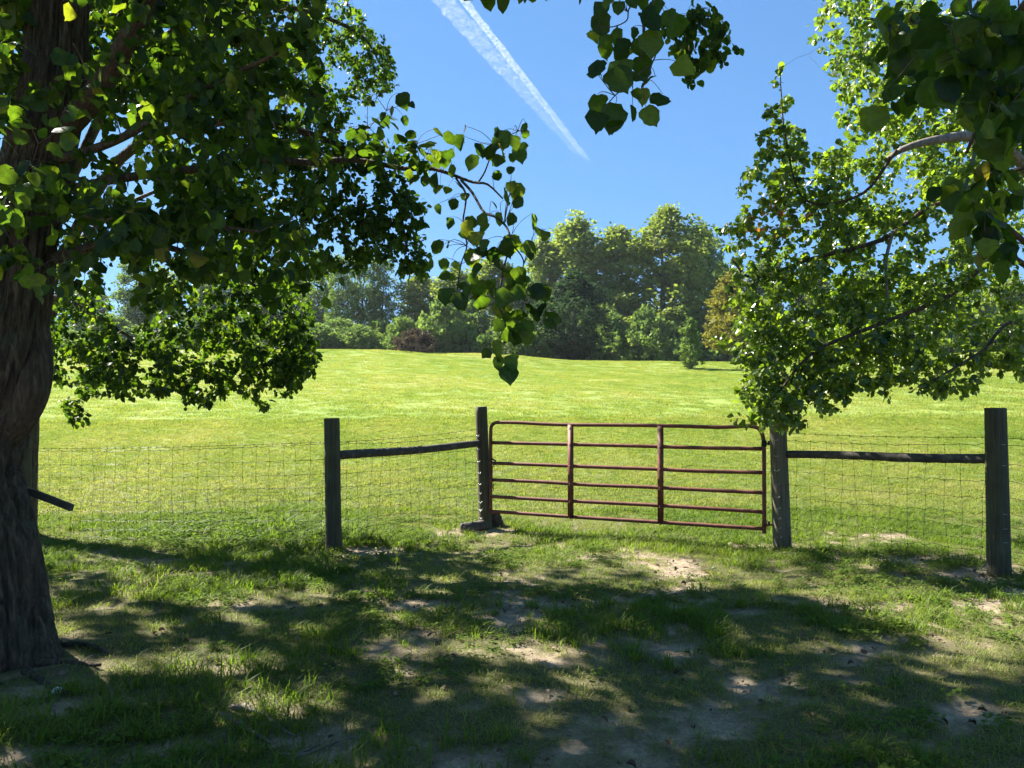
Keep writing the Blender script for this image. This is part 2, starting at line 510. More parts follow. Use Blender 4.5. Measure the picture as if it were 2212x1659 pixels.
# ------------------------------------------------------------------ trees: growing machinery
def leaf_verts(pos, tip, nor, size, width=.86, fold=.12, curl=.1):
    """arrays of leaves -> verts (n*7), tris"""
    n = len(pos)
    tip = tip / (np.linalg.norm(tip, axis=1)[:, None] + 1e-9)
    side = np.cross(tip, nor); side /= np.linalg.norm(side, axis=1)[:, None] + 1e-9
    nn = np.cross(side, tip)
    T = np.array([(0, 0, 0), (-.38, .10, .5), (-.50, .42, 1.), (-.33, .80, .6), (0, 1.04, -.6), (.33, .80, .6), (.50, .42, 1.), (.38, .10, .5), (0, .48, 0)])
    T = np.repeat(T[None], n, 0)
    T[:, :, 0] *= width
    j = RNG.normal(0, .045, (n, 9, 2)); T[:, :, :2] += j
    zz = T[:, :, 2] * (fold + RNG.normal(0, .06, n))[:, None]
    s = size[:, None, None]
    V = pos[:, None] + s * (T[:, :, 0:1] * side[:, None] + T[:, :, 1:2] * tip[:, None]) + s * zz[:, :, None] * nn[:, None]
    base = (np.arange(n) * 9)[:, None, None]
    F = np.array([(8, (i + 1) % 8, i) for i in range(8)])[None] + base
    return V.reshape(-1, 3), F.reshape(-1, 3)


def single_leaf(i, mt):
    """one bigger leaf mesh, unit length, wavy toothed edge"""
    r = random.Random(i)
    n = 11
    V, F = [], []
    mid = [(0, t, .05 * math.sin(t * 3 + i) - .14 * t * t * (i % 3)) for t in (0, .25, .55, .85, 1.1)]
    V += mid
    for sgn in (-1, 1):
        for t, w in ((-.03, .20), (.10, .43), (.28, .52), (.48, .53), (.68, .44), (.85, .29), (.96, .11)):
            V.append((sgn * w * r.uniform(.78, 1.14) * .93, t - .03 * (w > .4), .1 * w * 2 * (1 if i % 2 else -.6) + r.uniform(-.06, .06) - .20 * t * t * (i % 3)))
    for s in (0, 1):
        o = 5 + s * 7
        quads = [(0, o, o + 1), (0, o + 1, 1), (1, o + 1, o + 2), (1, o + 2, o + 3), (1, o + 3, 2), (2, o + 3, o + 4), (2, o + 4, 3), (3, o + 4, o + 5), (3, o + 5, o + 6), (3, o + 6, 4)]
        F += quads if s == 0 else [(c, b, a) for a, b, c in quads]
    return mesh_np("leaf", np.array(V), np.array(F), mt, True)


class Tree:
    def __init__(s, base, seed):
        s.base = np.asarray(base, float); s.r = np.random.default_rng(seed)
        s.nodes = np.zeros((60000, 3)); s.rad = np.zeros(60000); s.n = 0
        s.tw = MB(); s.lp, s.lt, s.ln, s.ls = [], [], [], []

    def seed_limb(s, pts, r0, r1):
        m = max(4, int(np.linalg.norm(np.diff(pts, axis=0), axis=1).sum() / .12))
        q = smoothline(pts, m)
        s.nodes[s.n:s.n + m] = q; s.rad[s.n:s.n + m] = np.linspace(r0, r1, m); s.n += m
        return q

    def grow(s, attr, nleaf=9, size=.075, droop=.35, reach=.45, keep=None, maxr=.02):
        if len(attr) == 0: return
        d0 = np.array([np.min(((s.nodes[:s.n] - a) ** 2).sum(1)) for a in attr])
        for a in attr[np.argsort(d0)]:
            dd = ((s.nodes[:s.n] - a) ** 2).sum(1)
            i = int(dd.argmin()); p0 = s.nodes[i]; L = math.sqrt(dd[i])
            if L < .06 or L > 3.2: continue
            k = max(3, int(L / .15) + 2)
            t = np.linspace(0, 1, k)[:, None]
            w = s.r.normal(0, .10 * L, 3)
            path = p0 * (1 - t) + a * t + np.sin(t * np.pi) * w + np.array([0, 0, .12 * L]) * np.sin(t * np.pi) * (1 if droop > .2 else .4)
            path[1:-1] += s.r.normal(0, .018, (k - 2, 3))
            r0 = min(s.rad[i] * .75 + .001, .0035 + .0055 * L, maxr)
            rr = np.linspace(r0, .0016, k)
            s.tw.tube(path, rr, 4 if r0 > .006 else 3, cap=False)
            s.nodes[s.n:s.n + k - 1] = path[1:]; s.rad[s.n:s.n + k - 1] = rr[1:]; s.n += k - 1
            nl = max(3, int(s.r.normal(nleaf, nleaf * .25)))
            tt = 1 - s.r.random(nl) ** 1.2 * min(1, reach / L)
            f = tt * (k - 1); i0 = np.minimum(f.astype(int), k - 2); fr = (f - i0)[:, None]
            pos = path[i0] * (1 - fr) + path[i0 + 1] * fr
            dr = path[-1] - path[0]; dr = dr / (np.linalg.norm(dr) + 1e-6)
            tip = s.r.normal(0, .62, (nl, 3)) + dr * .35 + np.array([0, 0, -droop * 1.6])
            tip /= np.linalg.norm(tip, axis=1)[:, None]
            pos = pos + tip * (size * .45) + s.r.normal(0, size * .3, (nl, 3))
            nor = s.r.normal(0, .6, (nl, 3)) + np.array([0, 0, .55])
            sz = size * np.clip(s.r.normal(1, .22, nl), .45, 1.5)
            s.lp.append(pos); s.lt.append(tip); s.ln.append(nor); s.ls.append(sz)

    def place(s, pts, size):
        """single leaves at given points, each on its own fine stalk"""
        m0 = s.n
        for a in pts:
            dd = ((s.nodes[:m0] - a) ** 2).sum(1); i = int(dd.argmin()); p0 = s.nodes[i]; L = math.sqrt(dd[i])
            t = np.linspace(0, 1, 6)[:, None]
            path = p0 * (1 - t) + a * t + np.sin(t * np.pi) * (s.r.normal(0, .09 * L, 3) + np.array([0, 0, .10 * L]))
            s.tw.tube(path, np.linspace(.0012 + .004 * min(L, .5), .0010, 6), 4, cap=False)
            tip = s.r.normal(0, .38, 3) + np.array([0, 0, -.8]); nor = s.r.normal(0, .5, 3) + np.array([0, -1.0, .25])
            s.lp.append(a[None]); s.lt.append((tip / np.linalg.norm(tip))[None]); s.ln.append(nor[None])
            s.ls.append(np.array([size * float(np.clip(s.r.normal(1, .2), .55, 1.35))]))

    def finish(s, root, mleaf, mleafo, n_single=300, keep=None, leafname="leaf", tintfn=None):
        pos, tip, nor, sz = np.vstack(s.lp), np.vstack(s.lt), np.vstack(s.ln), np.concatenate(s.ls)
        if keep is not None:
            k = keep(pos); pos, tip, nor, sz = pos[k], tip[k], nor[k], sz[k]
        s.tw.obj("twigs", M_twig, root, off=s.base, kind="stuff")
        x, y, d = proj(pos)
        vis = infrm(pos, 0)
        score = np.where(vis, sz / np.maximum(d, .3), 0)
        order = np.argsort(-score)
        single = order[:n_single]; rest = order[n_single:]
        single = single[score[single] > 0]
        V, F = leaf_verts(pos[rest], tip[rest], nor[rest], sz[rest])
        tint = s.r.random(len(rest)) * .9
        if tintfn is not None: tint = tintfn(pos[rest], tint)
        link("foliage", mesh_np("foliage", V - s.base, F, mleaf, False, np.repeat(tint, 9)), root, kind="stuff")
        ms = [single_leaf(i, mleafo) for i in range(8)]
        for q in single:
            t = Vector(tip[q]).normalized(); nn = Vector(nor[q]); sd = t.cross(nn).normalized(); nn = sd.cross(t)
            o = bpy.data.objects.new(leafname, ms[int(s.r.integers(8))])
            COL.objects.link(o); o.parent = root
            o.rotation_mode = 'QUATERNION'
            o.rotation_quaternion = Matrix((sd, t, nn)).transposed().to_quaternion()
            o.scale = (float(sz[q]),) * 3
            o.location = Vector(pos[q] - s.base)
        return len(pos)


def ell(rng, n, cx, cy, rx, ry, d0, d1):
    """points seen inside an ellipse of the preview, spread over depths d0..d1"""
    a = rng.random(n) * 2 * np.pi; r = np.sqrt(rng.random(n)) ; d = d0 + (d1 - d0) * rng.random(n)
    x = cx + rx * r * np.cos(a); y = cy + ry * r * np.sin(a)
    return np.stack([(x - HX) / K * d, d, CAMZ + (HY - y) / K * d], 1)


def ball(rng, n, c, r, shell=.25):
    v = rng.normal(0, 1, (n, 3)); v /= np.linalg.norm(v, axis=1)[:, None]
    q = (shell + (1 - shell) * rng.random(n)) ** (1 / 2.2)
    return np.asarray(c) + v * q[:, None] * np.asarray(r)


# sky and field openings that the crowns leave: polygons in preview units
SKYWIN = [[(815, -60), (800, 20), (850, 110), (858, 200), (895, 235), (1010, 270), (1150, 262), (1230, 330), (1260, 700), (1260, 1000), (1540, 900), (1560, 620), (1530, 500), (1600, 330), (1700, 120), (1740, 60), (1745, -60), (1610, -60), (1600, 200), (1380, 310), (1260, 240), (1240, -60)]]
LIT = [  # sunlit ground between the shadows (preview polygons)
    [(1330, 1150), (1380, 1200), (1400, 1250), (1480, 1285), (1650, 1290), (1830, 1345), (1960, 1400), (2080, 1440), (2300, 1500), (2300, 1385), (2150, 1350), (1950, 1290), (1850, 1230), (1720, 1205), (1650, 1100), (1330, 1120)],
    [(-100, 1000), (2300, 1000), (2300, 1095), (1930, 1100), (1900, 1180), (1700, 1190), (1400, 1150), (1050, 1145), (900, 1120), (760, 1085), (700, 1080), (500, 1095), (380, 1120), (-100, 1140)]]
SPOTS = [(520, 1255, 45, 14), (480, 1325, 55, 22), (300, 1235, 40, 10), (430, 1490, 45, 32), (560, 1500, 60, 18), (870, 1420, 18, 30), (1110, 1312, 60, 18), (860, 1235, 40, 10), (960, 1170, 70, 10),
         (1215, 1385, 30, 14), (1200, 1460, 45, 30), (620, 1600, 90, 20), (1440, 1392, 50, 9), (700, 1400, 30, 26), (300, 1320, 22, 26), (560, 1380, 25, 25), (1230, 1215, 70, 10), (850, 1600, 30, 14), (720, 1290, 25, 10), (1620, 1400, 50, 10),
         (2150, 1600, 60, 12), (2130, 1480, 70, 25), (1010, 1590, 35, 14), (380, 1190, 120, 10), (1850, 1430, 60, 12), (1330, 1540, 40, 8), (1700, 1520, 30, 8), (260, 1600, 40, 14), (1480, 1250, 60, 15), (620, 1240, 30, 8), (1020, 1240, 60, 8)]


def inpoly(x, y, poly):
    c = np.zeros(len(x), bool); n = len(poly)
    for i in range(n):
        x1, y1 = poly[i]; x2, y2 = poly[(i + 1) % n]
        if y1 == y2: continue
        h = ((y1 > y) != (y2 > y)) & (x < (x2 - x1) * (y - y1) / (y2 - y1) + x1)
        c ^= h
    return c


def shades_lit(p, soft=1.0):
    """does a leaf at p throw its shadow on one of the sunny patches?"""
    h = p[:, 2] + .2
    g = p - SUN[None] * (h / SUN[2])[:, None]
    x, y, d = proj(g)
    x = x + (fbm(g[:, 0] * 3, g[:, 1] * 3, 77, 2) - .5) * 60; y = y + (fbm(g[:, 0] * 3 + 9, g[:, 1] * 3, 78, 2) - .5) * 34
    r = np.zeros(len(p), bool)
    for po in LIT: r |= inpoly(x, y, po)
    for cx, cy, rx, ry in SPOTS: r |= ((x - cx) / rx) ** 2 + ((y - cy) / ry) ** 2 < 1
    r |= (y < 1090) & (y > HY)
    r &= (d > .5)
    return r


SUNLIT = [(P(830, 290, 4.2), .42), (P(1000, 345, 4.05), .35), (P(700, 280, 4.3), .3), (P(1130, 660, 3.6), .3), (P(1080, 560, 3.7), .25), (P(470, 20, 4.4), .12), (P(200, 30, 4.2), .16), (P(620, 590, 4.3), .25),
          (P(180, 680, 9.6), .9), (P(330, 800, 9.6), .9), (P(500, 800, 9.6), .9), (P(630, 760, 9.6), .8), (P(420, 690, 10.2), .6), (P(760, 100, 11), .8), (P(330, 160, 4.4), .15), (P(500, 250, 4.4), .14)]


def dims(p):
    """leaves standing between the sun and twigs that the photo shows lit"""
    r = np.zeros(len(p), bool)
    for c, rad in SUNLIT:
        v = p - c[None]; s_ = v @ SUN
        q = np.linalg.norm(v - s_[:, None] * SUN[None], axis=1)
        r |= (s_ > 1.1 + rad) & (q < rad)
    return r & (np.random.default_rng(12).random(len(p)) < .93)


def ok_hidden(p):
    """points outside the picture only"""
    return ~infrm(p, 40)


def shade_points(rng, n, c, rad, ylo, yhi):
    """crown points (outside the open sky) that fill the shade on the ground, round crown centre c"""
    g = np.stack([rng.uniform(-6.5, 7.0, n), rng.uniform(1.5, 10.2, n), np.full(n, -.2)], 1)
    h = rng.uniform(ylo, yhi, n)
    p = g + SUN[None] * ((h + .2) / SUN[2])[:, None]
    k = (((p - np.asarray(c)) / np.asarray(rad)) ** 2).sum(1) < 1
    p = p[k]
    x, y, d = proj(p)
    inm = (x < 560) & (y < 230)
    p = p[~infrm(p, 40) | inm]
    return p[~shades_lit(p)]


def trunk_mesh(pts, rads, sides=44, n=70, flute=.07, seed=1, flare=True, deep=0):
    q = smoothline(pts, n)
    cum = np.linspace(0, 1, len(rads)); rr = np.interp(np.linspace(0, 1, n), cum, rads)
    m = MB()
    def fn(i, a, p):
        zz = p[:, 2][:, None] * np.ones_like(a)
        f = 1 + flute * 2 * (fbm(a * 3.2 + .15 * zz, zz * .55 + seed, seed, 3) - .5)
        rid = np.abs(fbm(np.cos(a) * 9 + 20 + zz * .3, np.sin(a) * 9 + zz * .9 + 20, seed + 4, 3) - .5)
        f = f - .13 * np.exp(-rid * 22) + .03 * (fbm(a * 14, zz * 6, seed + 9, 2) - .5)
        if deep:
            w = .35 * fbm(zz * 2.2 + 3, a * 2, seed + 30, 3)
            r2 = np.abs(fbm((a + w) * 9.5, zz * 2.1 + 50, seed + 21, 4) - .5)
            f = f - .085 * np.exp(-r2 * 26) + .02 * (fbm((a + w) * 30, zz * 14, seed + 25, 3) - .5)
        if flare:
            h = np.clip(1 - (zz - p[:, 2].min()) / .45, 0, 1) ** 2
            f = f + h * (.10 + .16 * np.cos(a * 5 + 1.2))
        return f
    m.tube(q, rr, sides, cap=True, fn=fn)
    return m, q


# ------------------------------------------------------------------ near left tree
TD = 4.75
b1 = P(-40, 1430, TD); b1[2] = gz(b1[0], b1[1]) - .12
t1 = empty("pear_tree", b1, "massive dark trunk at left edge with big shaded leaves overhead", "tree")
trk = [b1, P(-48, 1330, TD), P(-66, 1180, TD), P(-92, 1030, TD), P(-66, 930, TD), P(-16, 800, TD), P(12, 650, TD), P(38, 500, TD), P(75, 350, TD), P(112, 180, TD), P(122, 0, TD), P(150, -250, 4.8), P(170, -700, 5.0), P(190, -1150, 5.3)]
u = TD / K
m, q1 = trunk_mesh(trk, [146 * u, 139 * u, 130 * u, 122 * u, 114 * u, 98 * u, 88 * u, 77 * u, 70 * u, 63 * u, 58 * u, 50 * u, 34 * u, 14 * u], seed=3, n=300, sides=150, deep=1)
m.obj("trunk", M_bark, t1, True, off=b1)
m, _ = trunk_mesh([P(-60, 970, TD), P(5, 915, TD - .02), P(48, 860, TD - .02), P(66, 800, TD), P(70, 720, TD + .05), P(58, 650, TD + .08)], [62 * u, 54 * u, 48 * u, 44 * u, 36 * u, 18 * u], n=26, sides=28, seed=8, flare=False)
m.obj("stub", M_bark, t1, True, off=b1)
T1 = Tree(b1, 21)
T1.seed_limb(trk[6:], .25, .04)
limbs1 = [
    ([P(120, 290, TD), P(190, 215, TD - .1), P(255, 115, TD - .2), P(315, -10, TD - .3), P(400, -240, 4.3), P(560, -620, 4.2), P(700, -1100, 4.4)], .085, .02),
    ([P(90, 420, TD), P(250, 385, 4.6), P(430, 362, 4.5), P(520, 356, 4.42), P(590, 344, 4.4), P(680, 350, 4.35), P(740, 343, 4.3), P(800, 349, 4.25), P(874, 363, 4.2), P(925, 362, 4.15), P(965, 372, 4.1), P(1020, 392, 4.05), P(1053, 397, 4.0), P(1086, 428, 3.95)], .028, .004),
    ([P(996, 388, 4.07), P(1020, 415, 4.0), P(1045, 457, 3.9), P(1070, 468, 3.85), P(1094, 490, 3.8), P(1102, 522, 3.75), P(1090, 571, 3.7), P(1082, 610, 3.68), P(1078, 653, 3.65), P(1092, 700, 3.6), P(1088, 745, 3.58)], .0075, .003),
    ([P(1033, 392, 4.04), P(1046, 372, 4.0), P(1057, 343, 3.98), P(1066, 320, 3.95), P(1078, 302, 3.92), P(1118, 282, 3.9)], .005, .002),
    ([P(985, 384, 4.08), P(1006, 420, 4.0), P(1000, 480, 3.9), P(1008, 530, 3.85), P(996, 570, 3.8), P(985, 640, 3.75)], .006, .0025),
    ([P(1100, 520, 3.75), P(1130, 560, 3.7), P(1126, 600, 3.66), P(1140, 650, 3.62), P(1170, 680, 3.6)], .004, .002),
    ([P(110, 560, TD), P(260, 520, 4.8), P(400, 545, 4.9), P(520, 600, 5.0)], .035, .010),
    ([P(100, 300, TD), P(-60, 180, 4.2), P(-300, 0, 3.6), P(-700, -300, 3.0)], .07, .02),
    ([P(130, 60, TD), P(300, -200, 5.4), P(560, -420, 6.2), P(760, -560, 7.0)], .07, .02),
    ([P(135, 0, TD), P(60, -260, 4.2), P(300, -700, 3.4), P(800, -1500, 2.6)], .06, .015),
    ([P(150, -300, TD), P(500, -700, 4.6), P(1000, -1100, 4.6), P(1500, -1500, 4.6)], .05, .012),
    ([P(100, 350, TD), P(250, 300, 4.2), P(420, 200, 3.8), P(600, 110, 3.5)], .03, .008),
    ([P(100, 440, TD), P(220, 470, 4.1), P(400, 480, 3.7), P(560, 500, 3.5)], .02, .006),
]
for pts, r0, r1 in limbs1:
    T1.seed_limb(pts, r0, r1)
    m, _ = trunk_mesh(pts, [r0, r1], sides=12, n=40, flute=.1, seed=5, flare=False)
    m.obj("limb", M_bark, t1, True, off=b1)
R = T1.r
A = []
for cx, cy, rx, ry, d0, d1, n in [
    (300, 40, 460, 170, 3.4, 6.0, 230), (600, 60, 170, 130, 3.6, 6.5, 70), (250, 300, 330, 230, 3.2, 5.8, 220), (530, 300, 200, 190, 3.4, 6.0, 120),
    (430, 500, 240, 110, 3.4, 5.6, 100), (80, 400, 130, 260, 2.6, 4.5, 90), (620, 560, 110, 80, 3.6, 4.8, 26), (330, 560, 200, 90, 3.8, 5.5, 60),
    (640, 330, 80, 90, 4.2, 4.6, 14), (820, 240, 50, 40, 4.1, 4.4, 7), (800, 300, 70, 40, 4.1, 4.4, 7), (900, 330, 50, 24, 4.0, 4.3, 6)]:
    A.append(ell(R, n, cx, cy, rx, ry, d0, d1))
A = np.vstack(A)
x, y, d = proj(A)
A = A[~((x > 700) & (y < 190)) & ~((x > 560) & (x < 660) & (y > 370) & (y < 460) & (d > 0))]
x, y, d = proj(A)
A = A[~((x > 20) & (x < 230) & (y < 700) & (d < 5.0) & (R.random(len(A)) < .72)) & ~((np.abs((x - 190) * .77 + (y - 215) * .64) < 40) & (y > -60) & (y < 260) & (x > 150) & (x < 360) & (d < 4.7) & (R.random(len(A)) < .8))]
T1.grow(A, nleaf=9, size=.060, droop=.5, reach=.42)
C7 = [(480, 740), (375, 710), (425, 720), (530, 700), (500, 745), (355, 780), (350, 820), (570, 850), (600, 790), (650, 800), (690, 755), (680, 700), (725, 720), (770, 745), (815, 790), (840, 680), (848, 715), (720, 820), (770, 840), (660, 875), (685, 930),
      (765, 910), (460, 830), (400, 830), (240, 770), (250, 850), (160, 740), (230, 930), (460, 905), (300, 880), (320, 960), (280, 970), (350, 950), (190, 640), (130, 590), (170, 470), (110, 490), (60, 470), (180, 520), (225, 570), (120, 650), (30, 600), (60, 540), (20, 720), (40, 930),
      (480, 1000), (380, 1110), (450, 1080), (440, 1180), (500, 1245), (535, 1305), (390, 1010), (430, 1020), (520, 1050), (760, 985), (800, 1000), (825, 1080), (780, 1040), (730, 1090), (660, 1095), (700, 1150), (580, 1190), (610, 1160), (640, 1210), (780, 1165), (880, 1160), (885, 1240),
      (950, 1250), (770, 1275), (640, 1300), (690, 1345), (830, 1320), (865, 1370), (730, 1300), (590, 1260), (540, 1200), (420, 1340), (400, 1400), (450, 1420), (440, 1480), (485, 1590), (600, 1430), (560, 1350), (590, 1500), (620, 1600), (660, 1520), (730, 1450), (790, 1450), (800, 1550),
      (830, 1500), (870, 1560), (930, 1545), (950, 1640), (700, 1600), (760, 1580), (380, 1300), (340, 1400), (760, 1500), (690, 1400), (640, 1360), (540, 1540), (580, 1580)]
C5 = [(820, 475), (780, 450), (830, 425), (770, 385), (930, 410), (990, 400), (940, 480), (1010, 500), (1095, 440), (1085, 350), (1130, 390), (1190, 440), (1240, 440), (1165, 520), (1160, 600), (1090, 590), (1100, 550), (1205, 560), (1250, 520), (1295, 575), (1240, 600), (1265, 560),
      (1160, 655), (1075, 660), (1030, 700), (1040, 600), (1120, 640), (980, 740), (1020, 768), (1080, 765), (1070, 810), (1050, 520), (1060, 560), (1000, 440), (1130, 560), (1100, 620), (1050, 640)]
pts = [(792 + a * .408, b_ * .408) for a, b_ in C7] + [(612 + a * .4557, 432 + b_ * .4557) for a, b_ in C5]
q_ = []
for x_, y_ in pts:
    d_ = np.interp(x_, [800, 1000, 1100, 1200], [4.2, 4.02, 3.75, 3.6]) - .45 * max(0, y_ - 420) / 400 * (x_ > 900) + R.normal(0, .07)
    q_.append(P(x_, y_ - 14, max(d_, 3.45)))
T1.place(q_, .072)
B = np.vstack([ball(R, 850, (-2.2, 5.6, 6.4), (4.6, 3.6, 2.6)), ball(R, 350, (-5.5, 4.2, 5.2), (3.4, 3.5, 3.0)), ball(R, 420, (.8, 3.2, 6.0), (3.0, 3.0, 1.9)), ball(R, 300, (-1.5, 7.5, 6.9), (3.5, 2.2, 1.7)), ball(R, 260, (-3.0, .5, 4.6), (3.0, 2.2, 1.6))])
B = B[ok_hidden(B)]
B = B[~shades_lit(B) | (R.random(len(B)) < .02)]
T1.grow(B, nleaf=13, size=.09, droop=.4, reach=.5)
B = shade_points(R, 9000, (-2.4, 5.6, 5.8), (5.2, 3.4, 3.4), 3.4, 9.2)[:820]; print("s1", len(B))
T1.grow(B, nleaf=14, size=.095, droop=.4, reach=.4)


def keep_out(p):
    f = infrm(p, 0)
    x, y, d = proj(p)
    bad = np.zeros(len(p), bool)
    hid = ~f & shades_lit(p) & (np.random.default_rng(5).random(len(p)) > .06)
    return ~(bad | hid | dims(p))


def keep1(p):
    f = infrm(p, 0); x, y, d = proj(p)
    sky_ = f & (x > 690) & (y < 195)
    return keep_out(p) & ~sky_
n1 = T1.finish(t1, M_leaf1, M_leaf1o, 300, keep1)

# ------------------------------------------------------------------ second left tree, beyond the fence line
b2 = np.array([-7.0, 10.8, 0]); b2[2] = gz(b2[0], b2[1]) - .1
t2 = empty("pear_tree", b2, "leafy tree behind the big left trunk, fine hanging foliage reaching down over the wire fence", "tree")
trk = [b2, b2 + (.05, 0, 1.2), b2 + (.1, .05, 2.4), b2 + (.35, 0, 4.2), b2 + (.7, .1, 6.2), b2 + (.9, .1, 8.6)]
m, _ = trunk_mesh(trk, [.30, .25, .22, .18, .13, .04], seed=13, n=60, sides=32)
m.obj("trunk", M_bark, t2, True, off=b2)
T2 = Tree(b2, 33); T2.seed_limb(trk[2:], .2, .03)
D2 = 10.6
limbs2 = [
    ([b2 + (.1, 0, 2.2), P(180, 560, D2), P(350, 560, 10.2), P(520, 600, 10), P(640, 690, 9.8)], .07, .012),
    ([b2 + (.2, 0, 3.0), P(250, 350, D2), P(480, 260, 9.4), P(700, 300, 9.0), P(840, 400, 8.8), P(880, 540, 8.5)], .09, .012),
    ([b2 + (.35, 0, 4.2), P(300, 120, 11.4), P(560, 10, 12.6), P(760, 60, 13), P(830, 150, 13.2)], .08, .012),
    ([b2 + (.5, 0, 5.2), P(400, -160, D2), P(700, -320, 10), P(950, -420, 9.4)], .07, .012),
    ([b2 + (.1, 0, 2.0), P(100, 650, 9.8), P(230, 700, 9.6), P(330, 760, 9.4)], .05, .01),
    ([b2 + (.5, 0, 5.6), P(200, -400, 9), P(500, -700, 8.0)], .06, .01),
    ([b2 + (.1, 0, 2.6), b2 + (-1.6, .6, 3.6), b2 + (-3.6, .8, 4.6)], .08, .01),
    ([b2 + (.2, 0, 3.6), b2 + (.5, 2.0, 5.2), b2 + (1.2, 3.6, 6.2)], .07, .01),
]
for pts, r0, r1 in limbs2:
    T2.seed_limb(pts, r0, r1)
    m, _ = trunk_mesh(pts, [r0, r1], sides=10, n=30, flute=.08, seed=15, flare=False)
    m.obj("limb", M_bark, t2, True, off=b2)
R = T2.r
A = []
for cx, cy, rx, ry, d0, d1, n in [
    (620, 60, 190, 130, 12, 14.5, 280), (720, 130, 125, 110, 12, 14.5, 190), (800, 150, 58, 70, 12.4, 14.2, 70), (500, 240, 230, 190, 8.4, 10.4, 280), (700, 300, 105, 90, 8.4, 9.6, 100),
    (560, 440, 190, 120, 8.0, 9.6, 150), (790, 400, 110, 100, 8.2, 9.4, 110), (840, 480, 80, 85, 8.0, 9.2, 85), (890, 560, 42, 45, 8.0, 8.9, 22), (760, 520, 70, 70, 8.0, 9.0, 44), (650, 500, 100, 120, 8.0, 9.2, 80),
    (200, 600, 110, 100, 9.0, 11.5, 120), (170, 740, 80, 110, 8.8, 11.0, 130), (290, 790, 110, 70, 8.8, 10.8, 130), (430, 700, 130, 120, 8.8, 11.5, 210), (560, 700, 120, 120, 8.8, 11.5, 210), (630, 740, 58, 80, 9, 10.6, 70),
    (420, 830, 80, 45, 9, 10.4, 60), (560, 810, 100, 50, 9, 10.6, 80), (660, 780, 30, 40, 9, 10, 16), (170, 870, 40, 35, 8.8, 9.6, 12), (160, 900, 22, 18, 8.8, 9.2, 5), (450, 870, 18, 18, 9, 9.6, 5), (570, 860, 26, 14, 9, 9.8, 6), (350, 500, 260, 160, 9.5, 11, 90)]:
    A.append(ell(R, n, cx, cy, rx, ry, d0, d1))
A = np.vstack(A)
x, y, d = proj(A)
A = A[~((x > 240) & (x < 305) & (y > 540) & (y < 690)) & ~((x > 345) & (x < 375) & (y > 470) & (y < 500))]
T2.grow(A, nleaf=14, size=.058, droop=.5, reach=.55)
B = np.vstack([ball(R, 1000, (-5.0, 10.8, 7.6), (5.0, 3.6, 3.2)), ball(R, 300, (-9.8, 10.8, 5.2), (3.0, 3.4, 3.4)), ball(R, 500, (-2.2, 9.4, 7.6), (3.2, 2.4, 1.8))])
B = B[ok_hidden(B)]
B = B[~shades_lit(B) | (R.random(len(B)) < .02)]
T2.grow(B, nleaf=14, size=.095, droop=.4, reach=.6)
B = shade_points(R, 9000, (-5.0, 10.6, 7.0), (5.6, 3.6, 4.2), 3.5, 11)[:1080]; print("s2", len(B))
T2.grow(B, nleaf=14, size=.1, droop=.4, reach=.45)


def keep2(p):
    f = infrm(p, 0); x, y, d = proj(p)
    sky_ = f & inpoly(x, y, SKYWIN[0])
    hole = f & (x > 240) & (x < 300) & (y > 560) & (y < 700)
    sh = f & shades_lit(p) & (y < 450) & (np.random.default_rng(6).random(len(p)) < .5)
    return keep_out(p) & ~sky_ & ~hole & ~sh
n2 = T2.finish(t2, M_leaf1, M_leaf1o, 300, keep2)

# ------------------------------------------------------------------ right tree beyond the hinge post
b3 = np.array([7.4, 9.4, 0]); b3[2] = gz(b3[0], b3[1]) - .1
t3 = empty("pear_tree", b3, "bright sunlit tree at right, leafy shoots hanging over the gate hinge post", "tree")
trk = [b3, b3 + (-.05, 0, 1.3), b3 + (-.15, 0, 2.6), b3 + (-.2, 0, 4.2), b3 + (-.4, .1, 6.5), b3 + (-.5, .1, 9)]
m, _ = trunk_mesh(trk, [.30, .25, .22, .17, .12, .03], seed=23, n=60, sides=32)
m.obj("trunk", M_bark, t3, True, off=b3)
T3 = Tree(b3, 44); T3.seed_limb(trk[2:], .2, .03)
limbs3 = [
    ([b3 + (-.1, 0, 2.4), P(2230, 380, 8.6), P(2120, 300, 8.0), P(2040, 298, 7.8), P(1960, 318, 7.8), P(1915, 345, 8.0)], .075, .022),
    ([b3 + (-.1, 0, 2.0), P(2200, 560, 8.6), P(2050, 640, 8.2), P(1900, 700, 8.0), P(1760, 760, 7.9), P(1680, 850, 7.9)], .06, .012),
    ([b3 + (-.1, 0, 2.8), P(2100, 440, 8.6), P(1900, 520, 8.4), P(1750, 560, 8.4), P(1630, 600, 8.5), P(1580, 560, 8.6)], .06, .010),
    ([P(1940, 322, 7.8), P(1860, 420, 8.0), P(1740, 430, 8.2), P(1700, 300, 8.3), P(1690, 200, 8.4), P(1688, 140, 8.4)], .03, .004),
    ([b3 + (-.2, 0, 3.6), P(2200, 100, 9), P(2050, 60, 8.8), P(1900, 40, 8.8), P(1800, 20, 8.8)], .06, .01),
    ([P(1930, 500, 8.3), P(1915, 570, 8.2), P(1920, 660, 8.1)], .035, .012),
    ([b3 + (-.3, 0, 5), P(2100, -300, 9), P(1900, -500, 9)], .06, .01),
    ([b3 + (0, 0, 3), b3 + (1.6, .6, 4.0), b3 + (3.4, .6, 4.8)], .07, .01),
    ([b3 + (-.1, 0, 1.9), P(2212, 700, 8), P(2120, 760, 7.7), P(2020, 820, 7.6)], .04, .01),
]
